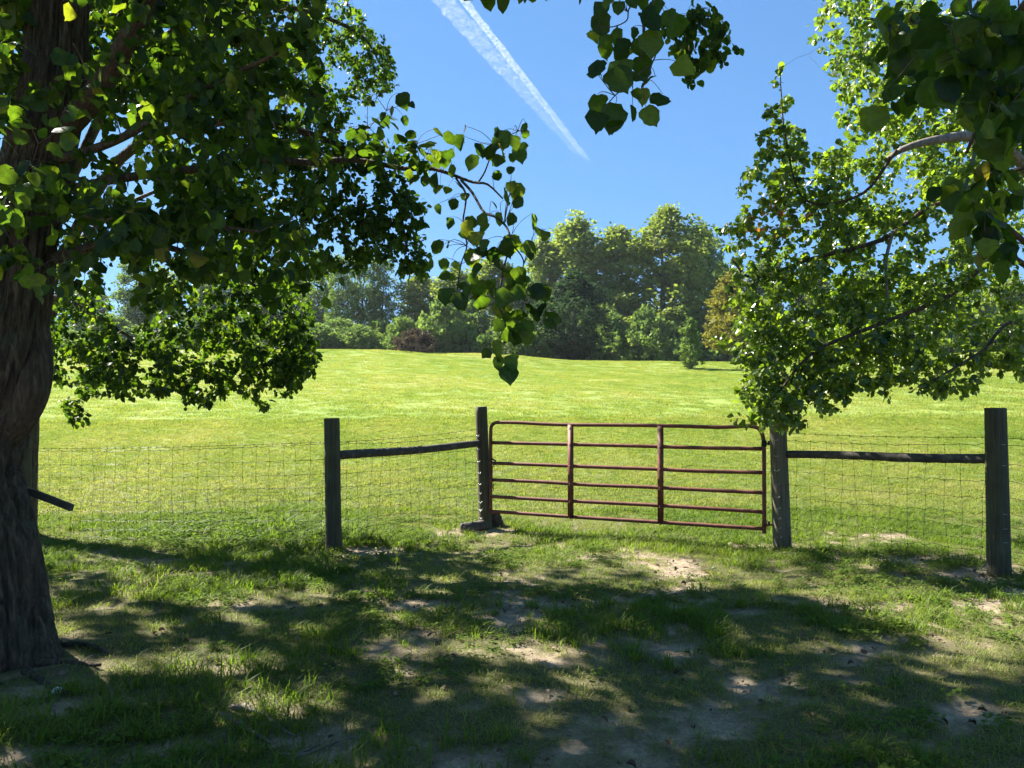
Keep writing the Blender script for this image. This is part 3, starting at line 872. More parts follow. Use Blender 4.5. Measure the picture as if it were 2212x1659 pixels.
for k, (pts, r0, r1) in enumerate(limbs3):
    if k != 0: r0 *= .6
    T3.seed_limb(pts, r0, r1)
    m, _ = trunk_mesh(pts, [r0, r1], sides=12, n=34, flute=.12, seed=25, flare=False)
    m.obj("limb", M_limb if k in (0, 5) else M_bark, t3, True, off=b3)
R = T3.r
A = []
for cx, cy, rx, ry, d0, d1, n in [
    (1860, 60, 110, 90, 8, 10.5, 110), (2000, 150, 170, 170, 8, 11, 260), (1850, 200, 80, 90, 8, 10, 70), (2120, 300, 120, 200, 8.2, 11, 200), (1960, 380, 170, 120, 8.0, 11, 200),
    (1690, 240, 30, 50, 8.2, 8.6, 10), (1690, 170, 12, 40, 8.3, 8.5, 4), (1700, 320, 70, 50, 8.2, 8.8, 34), (1640, 300, 16, 14, 8.4, 8.6, 2), (1660, 400, 70, 50, 8.2, 9, 44), (1600, 430, 22, 30, 8.4, 8.8, 6), (1760, 380, 90, 70, 8, 9.4, 70),
    (1560, 490, 22, 12, 8.4, 8.8, 4), (1620, 520, 50, 60, 8.2, 9, 36), (1750, 500, 110, 90, 8, 9.6, 130), (1900, 540, 130, 110, 8, 10, 170), (1640, 640, 70, 80, 8, 9, 70), (1760, 660, 120, 100, 7.8, 9.4, 170), (1930, 680, 130, 90, 7.8, 9.8, 190),
    (2100, 640, 120, 120, 7.8, 10.5, 190), (1620, 740, 60, 50, 7.8, 8.6, 36), (1560, 745, 24, 14, 8, 8.4, 4), (1720, 790, 100, 70, 7.7, 9, 130), (1880, 780, 110, 60, 7.7, 9, 110), (2080, 760, 130, 70, 7.7, 9.4, 120), (1650, 850, 60, 45, 7.6, 8.4, 50),
    (1690, 895, 55, 34, 7.6, 8.2, 36), (1620, 905, 34, 12, 7.8, 8.1, 6), (1790, 850, 50, 40, 7.6, 8.4, 34), (1740, 920, 18, 14, 7.7, 7.9, 3), (2010, 830, 60, 22, 7.7, 8.4, 14), (2070, 840, 40, 20, 7.7, 8.2, 12), (2200, 740, 40, 80, 7.6, 9, 26), (1900, 850, 30, 14, 7.7, 8, 4), (2205, 820, 12, 30, 7.8, 8, 3), (2120, 200, 110, 140, 9.0, 11.5, 120), (2000, 260, 110, 130, 9, 11.5, 90), (2130, 480, 90, 110, 9, 11.5, 90), (1790, 745, 110, 60, 10.6, 11.6, 80), (1930, 760, 110, 50, 10.6, 11.6, 60)]:
    A.append(ell(R, n, cx, cy, rx, ry, d0, d1))
A = np.vstack(A)
A = A[R.random(len(A)) < .92]
SKY3 = [(1500, -50), (1742, -50), (1752, 70), (1790, 180), (1820, 300), (1760, 330), (1718, 240), (1705, 120), (1670, 120), (1655, 230), (1600, 330), (1590, 450), (1530, 470), (1530, 300)]
x, y, d = proj(A); A = A[~inpoly(x, y, SKY3)]
T3.grow(A, nleaf=14, size=.057, droop=.4, reach=.5)
B = np.vstack([ball(R, 160, (7.6, 10.0, 8.2), (3.4, 3.4, 2.2)), ball(R, 160, (11, 9.6, 4.5), (2.8, 3.2, 3.0))])
B = B[ok_hidden(B)]
B = B[~shades_lit(B) | (R.random(len(B)) < .05)]
T3.grow(B, nleaf=13, size=.09, droop=.35, reach=.6)


def keep3(p):
    f = infrm(p, 0); x, y, d = proj(p)
    sky_ = f & inpoly(x, y, [(1500, -50), (1742, -50), (1752, 70), (1790, 180), (1820, 300), (1760, 330), (1718, 240), (1705, 120), (1670, 120), (1655, 230), (1600, 330), (1590, 450), (1530, 470), (1530, 300)])
    thin = f & (x > 1990) & (y > 660) & (y < 760) & (np.random.default_rng(8).random(len(p)) < .45)
    return keep_out(p) & ~sky_ & ~thin


def tint3(p, t):
    x, y, d = proj(p)
    rust = (((x - 1685) / 75) ** 2 + ((y - 475) / 40) ** 2 < 1) & (np.random.default_rng(9).random(len(p)) < .28)
    return np.where(rust, .965 + .035 * t, t)
n3 = T3.finish(t3, M_leaf3, M_leaf3o, 300, keep3, tintfn=tint3)

# ------------------------------------------------------------------ tree the viewer stands under (trunk behind, to the right)
b4 = np.array([3.6, -1.6, 0]); b4[2] = gz(b4[0], b4[1]) - .1
t4 = empty("pear_tree", b4, "overhanging tree at top right whose near leaves hang large and dark against the sky", "tree")
trk = [b4, b4 + (0, 0, 1.2), b4 + (-.05, .05, 2.4), b4 + (-.2, .2, 4.0), b4 + (-.3, .4, 6.5)]
m, _ = trunk_mesh(trk, [.30, .24, .2, .14, .04], seed=53, n=50, sides=28)
m.obj("trunk", M_bark, t4, True, off=b4)
T4 = Tree(b4, 55); T4.seed_limb(trk[2:], .2, .03)
limbs4 = [
    ([b4 + (-.05, 0, 2.2), np.array([2.9, .6, 3.0]), P(2350, -60, 2.3), P(2260, 60, 2.6), P(2150, 200, 2.8), P(2090, 330, 2.9)], .035, .006),
    ([b4 + (-.1, .1, 3.0), np.array([2.0, .6, 4.2]), P(1700, -420, 2.5), P(1520, -160, 2.7), P(1440, -50, 2.7), P(1396, 0, 2.7), P(1392, 73, 2.7), P(1388, 122, 2.7)], .02, .003),
    ([P(1425, -40, 2.7), P(1404, 30, 2.7), P(1420, 98, 2.68), P(1408, 139, 2.68), P(1396, 171, 2.68)], .004, .002),
    ([P(1405, 139, 2.68), P(1380, 158, 2.68), P(1347, 188, 2.66), P(1322, 212, 2.66), P(1302, 240, 2.65)], .003, .0016),
    ([P(1400, -10, 2.7), P(1362, 12, 2.7), P(1355, 40, 2.7), P(1325, 54, 2.7), P(1294, 53, 2.7)], .003, .0016),
    ([b4 + (-.1, .1, 3.4), np.array([1.8, 1.8, 4.8]), P(1600, -300, 5.2), P(1510, -60, 6.0)], .045, .008),
    ([b4 + (-.05, 0, 2.0), np.array([3.3, 1.4, 2.6]), P(2330, 330, 2.7), P(2180, 380, 2.9)], .022, .005),
    ([b4 + (-.1, .1, 3.5), np.array([1.2, -.6, 4.8]), np.array([-.8, .2, 5.4])], .06, .01),
]
for pts, r0, r1 in limbs4:
    T4.seed_limb(pts, r0, r1)
    m, _ = trunk_mesh(pts, [r0, r1], sides=10, n=30, flute=.08, seed=35, flare=False)
    m.obj("limb", M_twig, t4, True, off=b4)
R = T4.r
A = []
for cx, cy, rx, ry, d0, d1, n in [
    (1500, 60, 70, 60, 5.6, 6.6, 46), (1560, 110, 30, 22, 5.8, 6.3, 8), (1510, 150, 30, 25, 5.8, 6.3, 6), (1590, 95, 10, 10, 6, 6.1, 1),
    (2120, 80, 130, 100, 2.0, 3.4, 36), (2160, 230, 90, 90, 2.0, 3.2, 24), (1960, 60, 70, 70, 2.6, 4, 14), (2080, 390, 70, 40, 2.3, 3.0, 5), (2160, 500, 50, 40, 2.3, 3.0, 4), (1890, 200, 26, 26, 2.4, 3, 2), (2170, 380, 50, 40, 2.2, 3, 4)]:
    A.append(ell(R, n, cx, cy, rx, ry, d0, d1))
T4.grow(np.vstack(A), nleaf=7, size=.068, droop=.9, reach=.22)
CT = [(1250, 30), (1340, 30), (1460, 90), (1470, 15), (1600, 80), (1185, 190), (1250, 220), (1320, 180), (1345, 235), (1415, 170), (1435, 230), (1390, 280), (1520, 190), (1600, 160), (1240, 350), (1225, 420), (1310, 390), (1350, 350), (1445, 330), (1400, 410), (1640, 355), (1225, 535),
      (1320, 585), (1320, 670), (1230, 630), (1410, 590), (1480, 600), (1410, 500), (1470, 500), (1530, 440), (1570, 530), (1235, 100), (1300, -10), (1400, -20), (1540, 20)]
T4.place([P(792 + a * .408, b_ * .408 - 16, 2.7 + R.normal(0, .05)) for a, b_ in CT], .078)
B = np.vstack([ball(R, 150, P(1370, 130, 2.7) + SUN * 3.2, (1.1, .9, .9)), ball(R, 170, P(2110, 160, 2.8) + SUN * 3.0, (1.2, 1.0, .9)), ball(R, 360, (2.6, -1.2, 5.0), (4.2, 3.2, 1.9)), ball(R, 80, (-1.5, -2.5, 5.4), (4.0, 3.0, 1.8)), ball(R, 200, (5.2, .5, 3.6), (2.0, 2.0, 1.8))])  # unseen leaf clumps, added to shade the hanging leaves and block overhead sky
B = B[ok_hidden(B)]
B = B[~shades_lit(B)]
T4.grow(B, nleaf=12, size=.09, droop=.4, reach=.5)


def keep4(p):
    f = infrm(p, 0); x, y, d = proj(p)
    sky_ = f & (inpoly(x, y, [(1100, -60), (1255, -60), (1255, 240), (1300, 300), (1600, 300), (1600, 140), (1606, 60), (1560, 40), (1560, -60), (1830, -60), (1830, 400), (1560, 800), (1100, 800)]))
    return keep_out(p) & ~sky_
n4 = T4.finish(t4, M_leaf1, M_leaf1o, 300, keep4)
print("leaves", n1, n2, n3, n4)

# ------------------------------------------------------------------ far trees
def far_leaf_mat(name, a, b, c):
    return leaf_mat(name, [(0, a), (.5, b), (1, c)], trans=(1.7, 1.7, .8), tmix=.4, gloss=.03, rough=.5)


FM = {
    'pale': far_leaf_mat("cottonwood_leaf", (.11, .16, .04), (.20, .26, .07), (.29, .34, .11)),
    'olive': far_leaf_mat("olive_leaf", (.09, .13, .03), (.17, .225, .055), (.27, .31, .09)),
    'green': far_leaf_mat("mid_green_leaf", (.06, .11, .035), (.115, .185, .055), (.20, .27, .08)),
    'dark': far_leaf_mat("dark_leaf", (.012, .032, .018), (.024, .055, .028), (.05, .09, .04)),
    'orange': far_leaf_mat("autumn_leaf", (.09, .10, .02), (.17, .16, .035), (.23, .22, .05)),
    'young': far_leaf_mat("young_leaf", (.07, .13, .04), (.13, .20, .06), (.19, .26, .09)),
    'brown': far_leaf_mat("dead_brush_leaf", (.03, .024, .024), (.05, .038, .04), (.08, .065, .062)),
}


def envelope(kind, t):
    if kind == 'dark': return np.sin(np.pi * np.clip(t, 0, 1) ** .75) ** .65
    if kind == 'young': return (1 - t) ** .5 * sstep(-.05, .15, t)
    if kind == 'thin': return .55 + .45 * np.sin(np.pi * t)
    if kind == 'bush': return np.sqrt(np.clip(1 - t ** 2.2, 0, 1))
    return np.clip(np.sin(np.pi * np.clip(t, 0, 1) ** .62) ** .7 * (.8 + .25 * np.sin(t * 9)), .12, 1)


def far_proto(kind, env, H, Rr, crown0, nclump, per, leaf, seed, cs=.6):
    """trunk+limbs mesh and crown mesh; unit: metres"""
    r = np.random.default_rng(seed); cs *= .72; nclump = int(nclump * 1.6); per = int(per * .72)
    tr = MB()
    lean = r.normal(0, .02 * H, 2)
    pts = [np.array([lean[0] * t * t + r.normal(0, .01 * H) * (t > 0), lean[1] * t, H * t - .3 * (t == 0)]) for t in np.linspace(0, .9, 7)]
    if env != 'bush':
        tr.tube(smoothline(pts, 16), np.linspace(H * .017 + .05, .03, 16), 7)
    C = []
    # secondary lobes make the outline uneven
    lobes = [(r.random() * 2 * np.pi, r.random() ** .8, r.uniform(.25, .5)) for _ in range(9)]
    while len(C) < nclump:
        t = r.random(); a = r.random() * 2 * np.pi
        e = float(envelope(env, np.array(t)))
        lob = 1 + max(0.60 * math.exp(-(((t - lt) / .13) ** 2 + (math.atan2(math.sin(a - la), math.cos(a - la)) / .6) ** 2)) for la, lt, lw in lobes) - .26
        q = r.random() ** .42 * e * Rr * lob
        q *= r.uniform(.8, 1.22); z = H * (crown0 + (1 - crown0) * t) + (r.exponential(.018) * H * (t > .6) if env != 'bush' else 0)
        C.append((q * math.cos(a), q * math.sin(a), z))
    C = np.array(C)
    for i in range(min(len(C), 46)):
        c = C[i]; z0 = max(.12 * H, c[2] - np.hypot(c[0], c[1]) * r.uniform(.7, 1.3)) if env != 'bush' else 0
        z0 = min(z0, c[2] * .95)
        st = np.array([lean[0] * (z0 / H) ** 2, 0, z0]); mid = st * .45 + c * .55 + np.array([0, 0, -.06 * H * .3])
        tr.tube(smoothline([st, mid, c], 6), np.linspace(H * .0055, .012, 6), 4, cap=False)
    n = nclump * per
    ci = np.repeat(np.arange(nclump), per)
    off = r.normal(0, 1, (n, 3)); off /= np.linalg.norm(off, axis=1)[:, None]; off *= (r.random(n) ** .5)[:, None]
    csz = cs * r.uniform(.45, 1.25, nclump)
    pos = C[ci] + off * csz[ci][:, None] * np.array([1, 1, .95])
    tip = r.normal(0, .8, (n, 3)) + off * .8 + np.array([0, 0, .25])
    nor = r.normal(0, 1, (n, 3)) + np.array([0, 0, .5])
    tip /= np.linalg.norm(tip, axis=1)[:, None]
    side = np.cross(tip, nor); side /= np.linalg.norm(side, axis=1)[:, None]
    s = (leaf * r.uniform(.6, 1.3, n))[:, None]
    V = np.stack([pos, pos + tip * s * .5 - side * s * .42, pos + tip * s, pos + tip * s * .5 + side * s * .42 ], 1)
    b = np.arange(n)[:, None] * 4
    F = np.vstack([b + np.array([[0, 1, 2]]), b + np.array([[0, 2, 3]])])
    tint = np.clip(.5 * r.random(nclump)[ci] + .5 * r.random(n), 0, 1)
    if env == 'bush': V[:, :, 2] = np.maximum(V[:, :, 2], .02)
    return tr.mesh("trunk", M_farbark, True), mesh_np("crown", V.reshape(-1, 3), F, FM[kind], False, np.repeat(tint, 4))


PR = {
    'pale': far_proto('pale', 'tree', 18, 5.0, .22, 230, 60, .34, 101, 1.05),
    'pale2': far_proto('pale', 'tree', 17, 4.2, .15, 200, 60, .34, 102, 1.0),
    'olive': far_proto('olive', 'tree', 13, 3.9, .12, 190, 60, .30, 103, .95),
    'green': far_proto('green', 'tree', 15, 4.6, .12, 220, 60, .32, 104, 1.0),
    'tall': far_proto('olive', 'tree', 19, 5.4, .10, 270, 64, .34, 105, 1.05),
    'dark': far_proto('dark', 'dark', 9.5, 3.7, .06, 260, 60, .22, 106, .6),
    'thin': far_proto('green', 'thin', 14, 2.6, .22, 150, 50, .28, 107, .85),
    'orange': far_proto('orange', 'tree', 9, 3.0, .14, 130, 56, .24, 108, .7),
    'young': far_proto('young', 'young', 4.6, 1.0, .06, 90, 50, .15, 109, .34),
    'bush': far_proto('green', 'bush', 3.0, 2.3, .0, 110, 60, .22, 110, .6),
    'bushp': far_proto('green', 'bush', 4.4, 2.9, .0, 130, 60, .24, 111, .7),
    'brush': far_proto('brown', 'bush', 2.6, 2.6, .0, 100, 50, .18, 112, .5),
}
PH = dict(pale=18, pale2=17, olive=13, green=15, tall=19, dark=9.5, thin=14, orange=9, young=4.6, bush=3.0, bushp=4.4, brush=2.6)
PW = dict(pale=5.6, pale2=4.9, olive=4.5, green=5.2, tall=6.0, dark=4.1, thin=3.1, orange=3.4, young=1.2, bush=2.6, bushp=3.2, brush=2.8)


def far(kind, px, ytop, half, d, label, cat="tree", name="deciduous_tree", group=None, rot=None, base_px=None):
    x = (px - HX) / K * d
    z = float(gz(x, d))
    top = CAMZ + (HY - ytop) / K * d
    H = top - z
    root = empty(name, (x, d, z - .05), label, cat, group)
    sz = H / PH[kind]; sw = (half / K * d) / PW[kind] * (1.5 if kind in ('pale', 'pale2', 'olive', 'green', 'tall') else 1.1)
    root.rotation_euler.z = random.uniform(0, 6.28) if rot is None else rot
    tm, cm = PR[kind]
    a = link("trunk" if 'bush' not in kind and kind != 'brush' else "stems", tm, root); b = link("crown", cm, root)
    a.scale = b.scale = (sw, sw, sz)
    return root


G1 = "trees along the far edge of the pasture"
far('tall', 1440, 462, 112, 96, "tallest rounded tree on the far woodland edge, right of centre", group=G1)
far('pale', 1245, 488, 100, 99, "tall pale green tree behind the dark rounded tree", group=G1)
far('pale2', 1335, 500, 80, 97, "pale yellow-green tree just left of the tallest rounded tree", group=G1)
far('pale2', 1175, 525, 60, 100, "pale tree at left end of the tall bright group, behind the drooping branch", group=G1)
far('green', 1515, 495, 62, 101, "blue-green tree against the sky right of the tallest tree", group=G1)
far('green', 1560, 575, 50, 104, "hazy green tree behind the orange autumn tree", group=G1)
far('dark', 1240, 594, 98, 74, "dark dense oval tree standing out in front of the pale trees", name="oval_tree")
far('orange', 1580, 600, 84, 66, "orange-yellow autumn tree beside the leafy right tree", name="autumn_tree")
far('young', 1492, 694, 34, 58, "small young columnar tree alone on the pasture edge", name="young_tree")
far('olive', 1065, 560, 70, 92, "brownish olive tree seen through the hanging leaves of the drooping branch", group=G1)
far('olive', 985, 590, 66, 88, "olive tree above the pale shrub, left of the drooping branch", group=G1)
far('olive', 905, 600, 66, 90, "rounded olive tree above the purple-brown brush pile", group=G1)
far('green', 1130, 600, 56, 94, "green tree in the gap left of the dark oval tree", group=G1)
far('thin', 735, 560, 40, 88, "slender bare-trunked tree at left of the far treeline", name="slender_tree")
far('thin', 780, 545, 42, 92, "slender tree with thin airy crown, second in the left row", name="slender_tree")
far('thin', 822, 565, 38, 90, "slender airy tree nearest the olive tree", name="slender_tree")
far('thin', 690, 550, 40, 94, "slender tree half hidden by the left hanging foliage", name="slender_tree")
far('green', 640, 600, 60, 98, "green tree behind the edge of the left hanging foliage", group=G1)
far('olive', 560, 600, 60, 96, "far olive tree seen only through the left hanging leaves", group=G1)
far('green', 460, 585, 60, 92, "hazy far tree showing in the gap between left leaf masses", group=G1)
far('olive', 350, 590, 60, 92, "far tree low behind the left hanging foliage", group=G1)
far('thin', 290, 560, 50, 92, "tall thin far tree in the bright opening beside the big trunk", name="slender_tree")
far('green', 190, 620, 60, 92, "far green tree just right of the big left trunk", group=G1)
far('olive', 60, 620, 70, 95, "far tree hidden behind the big left trunk", group=G1)
far('green', 1660, 560, 60, 98, "far tree at the left side of the bright right tree", group=G1)
far('olive', 1760, 600, 70, 96, "far olive tree behind the middle of the right tree", group=G1)
far('green', 1870, 590, 70, 98, "far green tree showing through the right tree's leaves", group=G1)
far('pale2', 1980, 610, 70, 96, "far pale tree behind the right tree's lower foliage", group=G1)
far('green', 2090, 600, 70, 96, "far green tree near the right edge behind foliage", group=G1)
far('olive', 2190, 610, 70, 96, "far olive tree at the right edge of the picture", group=G1)
far('green', 2320, 600, 80, 96, "far green tree just beyond the right edge of the picture", group=G1)
GB = "shrubs under the far treeline"
MARKS = [(60, 'big left trunk'), (290, 'tall thin tree in the left opening'), (460, 'hazy far tree in the left leaf gap'), (640, 'edge of the left hanging foliage'), (735, 'slender bare-trunked tree'), (822, 'last slender airy tree'), (905, 'brush pile'), (985, 'drooping branch'), (1105, 'drooping branch tip'), (1240, 'dark oval tree'), (1335, 'pale yellow-green tree'), (1440, 'tallest far tree'), (1492, 'small columnar tree'), (1585, 'orange autumn tree'), (1690, 'gate hinge post'), (1870, 'right cross rail'), (2150, 'thick right fence post')]
USED = set()
random.seed(5)
bush_x = list(range(600, 860, 44)) + [960, 1010, 1075, 1120, 1170, 1300, 1345, 1390, 1435, 1480, 1530, 1640, 1720, 1800, 1880, 1960, 2040, 2120, 2200] + [60, 150, 240, 330, 420, 510] + [870, 1145, 1205, 1270, 1325, 1410, 1460, 1505, 1555, 1600, 1030, 935]
for i, bx in enumerate(bush_x):
    k = ('bush', 'bushp')[i % 2]
    if bx == 1010: k = 'bushp'
    dd = 86 + (i * 7) % 9 if bx > 1150 else 76 + (i * 5) % 9
    tp = (676 if i % 2 else 700) + (i * 13) % 23 - (14 if bx > 1150 else 0)
    if bx in (960, 1010): tp = 655
    near_ = min(MARKS, key=lambda m_: abs(m_[0] - bx))
    side_ = "left of" if bx < near_[0] - 12 else "right of" if bx > near_[0] + 12 else "below"
    lab_ = ("low green" if k == 'bush' else "taller") + " undergrowth shrub " + side_ + " the " + near_[1]
    while lab_ in USED: lab_ += ", further along"
    USED.add(lab_)
    far(k, bx, tp, 56 if i % 3 else 76, dd, lab_, "shrub", "shrub", GB)
far('brush', 900, 712, 56, 66, "purple-brown brush pile at the crest of the pasture", "brush pile", "brush_pile")

# ------------------------------------------------------------------ grass
def blade_tuft(seed, nb, spread, h0, h1, w, lean, segs=2):
    r = np.random.default_rng(seed); V, T, n = [], [], 0; tt = []
    for i in range(nb):
        a = r.random() * 6.283; q = spread * math.sqrt(r.random())
        b = np.array([q * math.cos(a), q * math.sin(a), -.008])
        h = r.uniform(h0, h1); az = a + r.normal(0, .9); ln = abs(r.normal(lean, lean * .5)) * h
        d = np.array([math.cos(az), math.sin(az), 0]); s = np.array([-d[1], d[0], 0]) * w * r.uniform(.6, 1.2)
        m = b + d * ln * .35 + np.array([0, 0, h * .6]); e = b + d * ln + np.array([0, 0, h * r.uniform(.75, 1)])
        V += [b - s * .5, b + s * .5, m - s * .42, m + s * .42, e]
        T += [(n, n + 1, n + 3), (n, n + 3, n + 2), (n + 2, n + 3, n + 4)]; n += 5
        tt += [r.random()] * 5
    return np.array(V), np.array(T), np.array(tt)


def weed_tuft(seed, nl, spread, h, ls):
    r = np.random.default_rng(seed); V, T, n = [], [], 0; tt = []
    for i in range(nl):
        a = r.random() * 6.283; q = spread * math.sqrt(r.random())
        c = np.array([q * math.cos(a), q * math.sin(a), h * r.uniform(.25, 1)])
        az = r.random() * 6.283; f = np.array([math.cos(az), math.sin(az), r.normal(0, .3)]); s = np.array([-f[1], f[0], r.normal(0, .25)]); l = ls * r.uniform(.6, 1.2)
        V += [c, c + (f * .3 - s * .42) * l, c + (f * .75 - s * .36) * l, c + f * l, c + (f * .75 + s * .36) * l, c + (f * .3 + s * .42) * l]
        T += [(n, n + 1, n + 2), (n, n + 2, n + 3), (n, n + 3, n + 4), (n, n + 4, n + 5)]; n += 6
        tt += [r.random()] * 6
        b = np.array([q * .5 * math.cos(a), q * .5 * math.sin(a), -.005]); w = np.array([.001, 0, 0])
        V += [b, b + w, c]; T += [(n, n + 1, n + 2)]; n += 3; tt += [.3] * 3
    return np.array(V), np.array(T), np.array(tt)


def grass_src(N, L):
    g = N.new("ShaderNodeNewGeometry")
    n1 = nd(N, "ShaderNodeTexNoise", i_Scale=.16, i_Detail=5.0, i_Roughness=.6); L.new(g.outputs["Position"], n1.inputs["Vector"])
    n2 = nd(N, "ShaderNodeTexNoise", i_Scale=1.7, i_Detail=3.0); L.new(g.outputs["Position"], n2.inputs["Vector"])
    t = nd(N, "ShaderNodeAttribute", attribute_name="tint")
    a = nd(N, "ShaderNodeMath", operation='MULTIPLY_ADD', i_1=.75, i_2=-.125); L.new(n1.outputs["Fac"], a.inputs[0])
    b = nd(N, "ShaderNodeMath", operation='MULTIPLY_ADD', i_1=.55); L.new(n2.outputs["Fac"], b.inputs[0]); L.new(a.outputs[0], b.inputs[2])
    c = nd(N, "ShaderNodeMath", operation='MULTIPLY_ADD', i_1=.45); L.new(t.outputs["Fac"], c.inputs[0]); L.new(b.outputs[0], c.inputs[2])
    d = nd(N, "ShaderNodeMath", operation='SUBTRACT', i_1=.15); L.new(c.outputs[0], d.inputs[0])
    sx = N.new("ShaderNodeSeparateXYZ"); L.new(g.outputs["Position"], sx.inputs[0])
    m1 = nd(N, "ShaderNodeMath", operation='MULTIPLY', i_1=.42); L.new(sx.outputs[1], m1.inputs[0])
    m2 = nd(N, "ShaderNodeMath", operation='MULTIPLY_ADD', i_1=2.2); L.new(sx.outputs[0], m2.inputs[0]); L.new(m1.outputs[0], m2.inputs[2])
    m3 = nd(N, "ShaderNodeMath", operation='SINE'); L.new(m2.outputs[0], m3.inputs[0])      # passes of the mower
    m4 = nd(N, "ShaderNodeMath", operation='MULTIPLY_ADD', i_1=.035); L.new(m3.outputs[0], m4.inputs[0]); L.new(d.outputs[0], m4.inputs[2])
    return m4.outputs[0]


M_grass = leaf_mat("grass_blade", [(.05, (.058, .115, .026)), (.35, (.122, .19, .038)), (.6, (.185, .235, .052)), (.8, (.26, .27, .085)), (.97, (.36, .32, .17))], trans=(1.5, 1.5, .8), tmix=.5, gloss=.03, rough=.5, src=grass_src)
M_lush = leaf_mat("lush_grass_blade", [(.05, (.04, .085, .012)), (.35, (.085, .145, .018)), (.65, (.14, .20, .028)), (.9, (.21, .24, .05)), (1, (.32, .28, .14))], trans=(1.5, 1.6, .7), tmix=.5, gloss=.03, rough=.5, src=grass_src)
M_weed = leaf_mat("weed_leaf", [(.05, (.05, .10, .018)), (.5, (.10, .17, .03)), (.97, (.18, .23, .05))], trans=(1.6, 1.6, .7), tmix=.45, gloss=.008, rough=.6, src=grass_src)

SRC = bpy.data.collections.new("grass_sources")
def source(name, vtt, mt):
    V, T, tt = vtt
    o = bpy.data.objects.new(name, mesh_np(name, V, T, mt, False, tt)); SRC.objects.link(o); return o
idx = 0
for i in range(5): source("a%02d_blades" % i, blade_tuft(200 + i, 13, .06, .02, .065, .0048, .95), M_grass)
for i in range(4): source("b%02d_blades" % i, blade_tuft(220 + i, 12, .05, .05, .13, .0068, .8), M_lush)
for i in range(2): source("c%02d_blades" % i, blade_tuft(240 + i, 12, .045, .07, .15, .008, .8), M_lush)
for i in range(3): source("d%02d_weeds" % i, weed_tuft(250 + i, 14, .07, .06, .028), M_weed)
for i in range(3): source("e%02d_field" % i, blade_tuft(260 + i, 52, .16, .03, .075, .008, .9), M_grass)
for i in range(3): source("f%02d_field" % i, blade_tuft(270 + i, 90, .42, .035, .085, .016, .9), M_grass)


def scatter(name, label, pos, idx, scale, rotz):
    me = bpy.data.meshes.new(name); n = len(pos)
    me.vertices.add(n); me.vertices.foreach_set("co", np.asarray(pos, np.float32).ravel())
    for nm, ty, v in (("pick", 'INT', idx.astype(np.int32)), ("size", 'FLOAT', scale.astype(np.float32)), ("turn", 'FLOAT', rotz.astype(np.float32))):
        at = me.attributes.new(nm, ty, 'POINT'); at.data.foreach_set("value", v)
    o = link(name, me, kind="stuff"); o["label"] = label; o["category"] = "grass"
    ng = bpy.data.node_groups.new(name, 'GeometryNodeTree')
    ng.interface.new_socket("Geometry", in_out='INPUT', socket_type='NodeSocketGeometry')
    ng.interface.new_socket("Geometry", in_out='OUTPUT', socket_type='NodeSocketGeometry')
    N, L = ng.nodes, ng.links
    gi, go = N.new("NodeGroupInput"), N.new("NodeGroupOutput")
    ci = N.new("GeometryNodeCollectionInfo"); ci.inputs[0].default_value = SRC; ci.inputs[1].default_value = True; ci.inputs[2].default_value = True
    ip = N.new("GeometryNodeInstanceOnPoints"); ip.inputs["Pick Instance"].default_value = True
    def attr(nm, ty):
        a = N.new("GeometryNodeInputNamedAttribute"); a.data_type = ty; a.inputs[0].default_value = nm; return a.outputs[0]
    cx = N.new("ShaderNodeCombineXYZ"); L.new(attr("turn", 'FLOAT'), cx.inputs[2])
    L.new(gi.outputs[0], ip.inputs["Points"]); L.new(ci.outputs[0], ip.inputs["Instance"])
    L.new(attr("pick", 'INT'), ip.inputs["Instance Index"]); L.new(cx.outputs[0], ip.inputs["Rotation"]); L.new(attr("size", 'FLOAT'), ip.inputs["Scale"])
    L.new(ip.outputs[0], go.inputs[0])
    md = o.modifiers.new("scatter", 'NODES'); md.node_group = ng
    return o


r = np.random.default_rng(99)
def wedge(n, y0, y1, side=.78, extra=1.2):
    y = np.sqrt(r.random(n) * (y1 ** 2 - y0 ** 2) + y0 ** 2)
    x = (r.random(n) * 2 - 1) * (side * y + extra)
    return x, y
# foreground lawn
x, y = wedge(125000, 1.6, 12.5)
b = bare(x, y)
k = r.random(len(x)) > b * .95
dens = .42 + 1.3 * (fbm(x * 2.2, y * 2.2, 41, 4) - .42)
k &= r.random(len(x)) < dens
d1 = np.hypot(x - b1[0], y - b1[1]); k &= d1 > .55
x, y, b = x[k], y[k], b[k]; n = len(x)
lush = fbm(x * .7 + 7, y * .7, 51, 3)
u_ = r.random(n)
lush = lush + .10 * sstep(2, -2, x) * (y < 8.3)
pk = np.where(u_ < .58, r.integers(0, 5, n), r.integers(11, 14, n) * 0 + r.integers(0, 5, n))
pk = np.where((lush > .52) & (u_ < .62), r.integers(5, 9, n), pk)
pk = np.where((lush > .50) & (u_ > .965), r.integers(9, 11, n), pk)
px_, py_, _ = proj(np.stack([x, y, gz(x, y)], 1))
weedy = sstep(.52, .62, fbm(x * 1.1 + 30, y * 1.1, 52, 3)) * .5
weedy = np.maximum(weedy, np.exp(-((px_ - 480) / 260) ** 2 - ((py_ - 1150) / 38) ** 2) * .9)
weedy = np.maximum(weedy, np.exp(-((px_ - 2000) / 300) ** 2 - ((py_ - 1250) / 50) ** 2) * .5)
wk = r.random(n) < weedy * .6
pk = np.where(wk, r.integers(11, 14, n), pk)
sc_ = .86 * r.uniform(.6, 1.25, n) * (1 - .4 * b)
tall = np.exp(-((px_ - 560) / 240) ** 2 - ((py_ - 1150) / 30) ** 2)
sc_ = sc_ * (1 + 1.1 * tall)
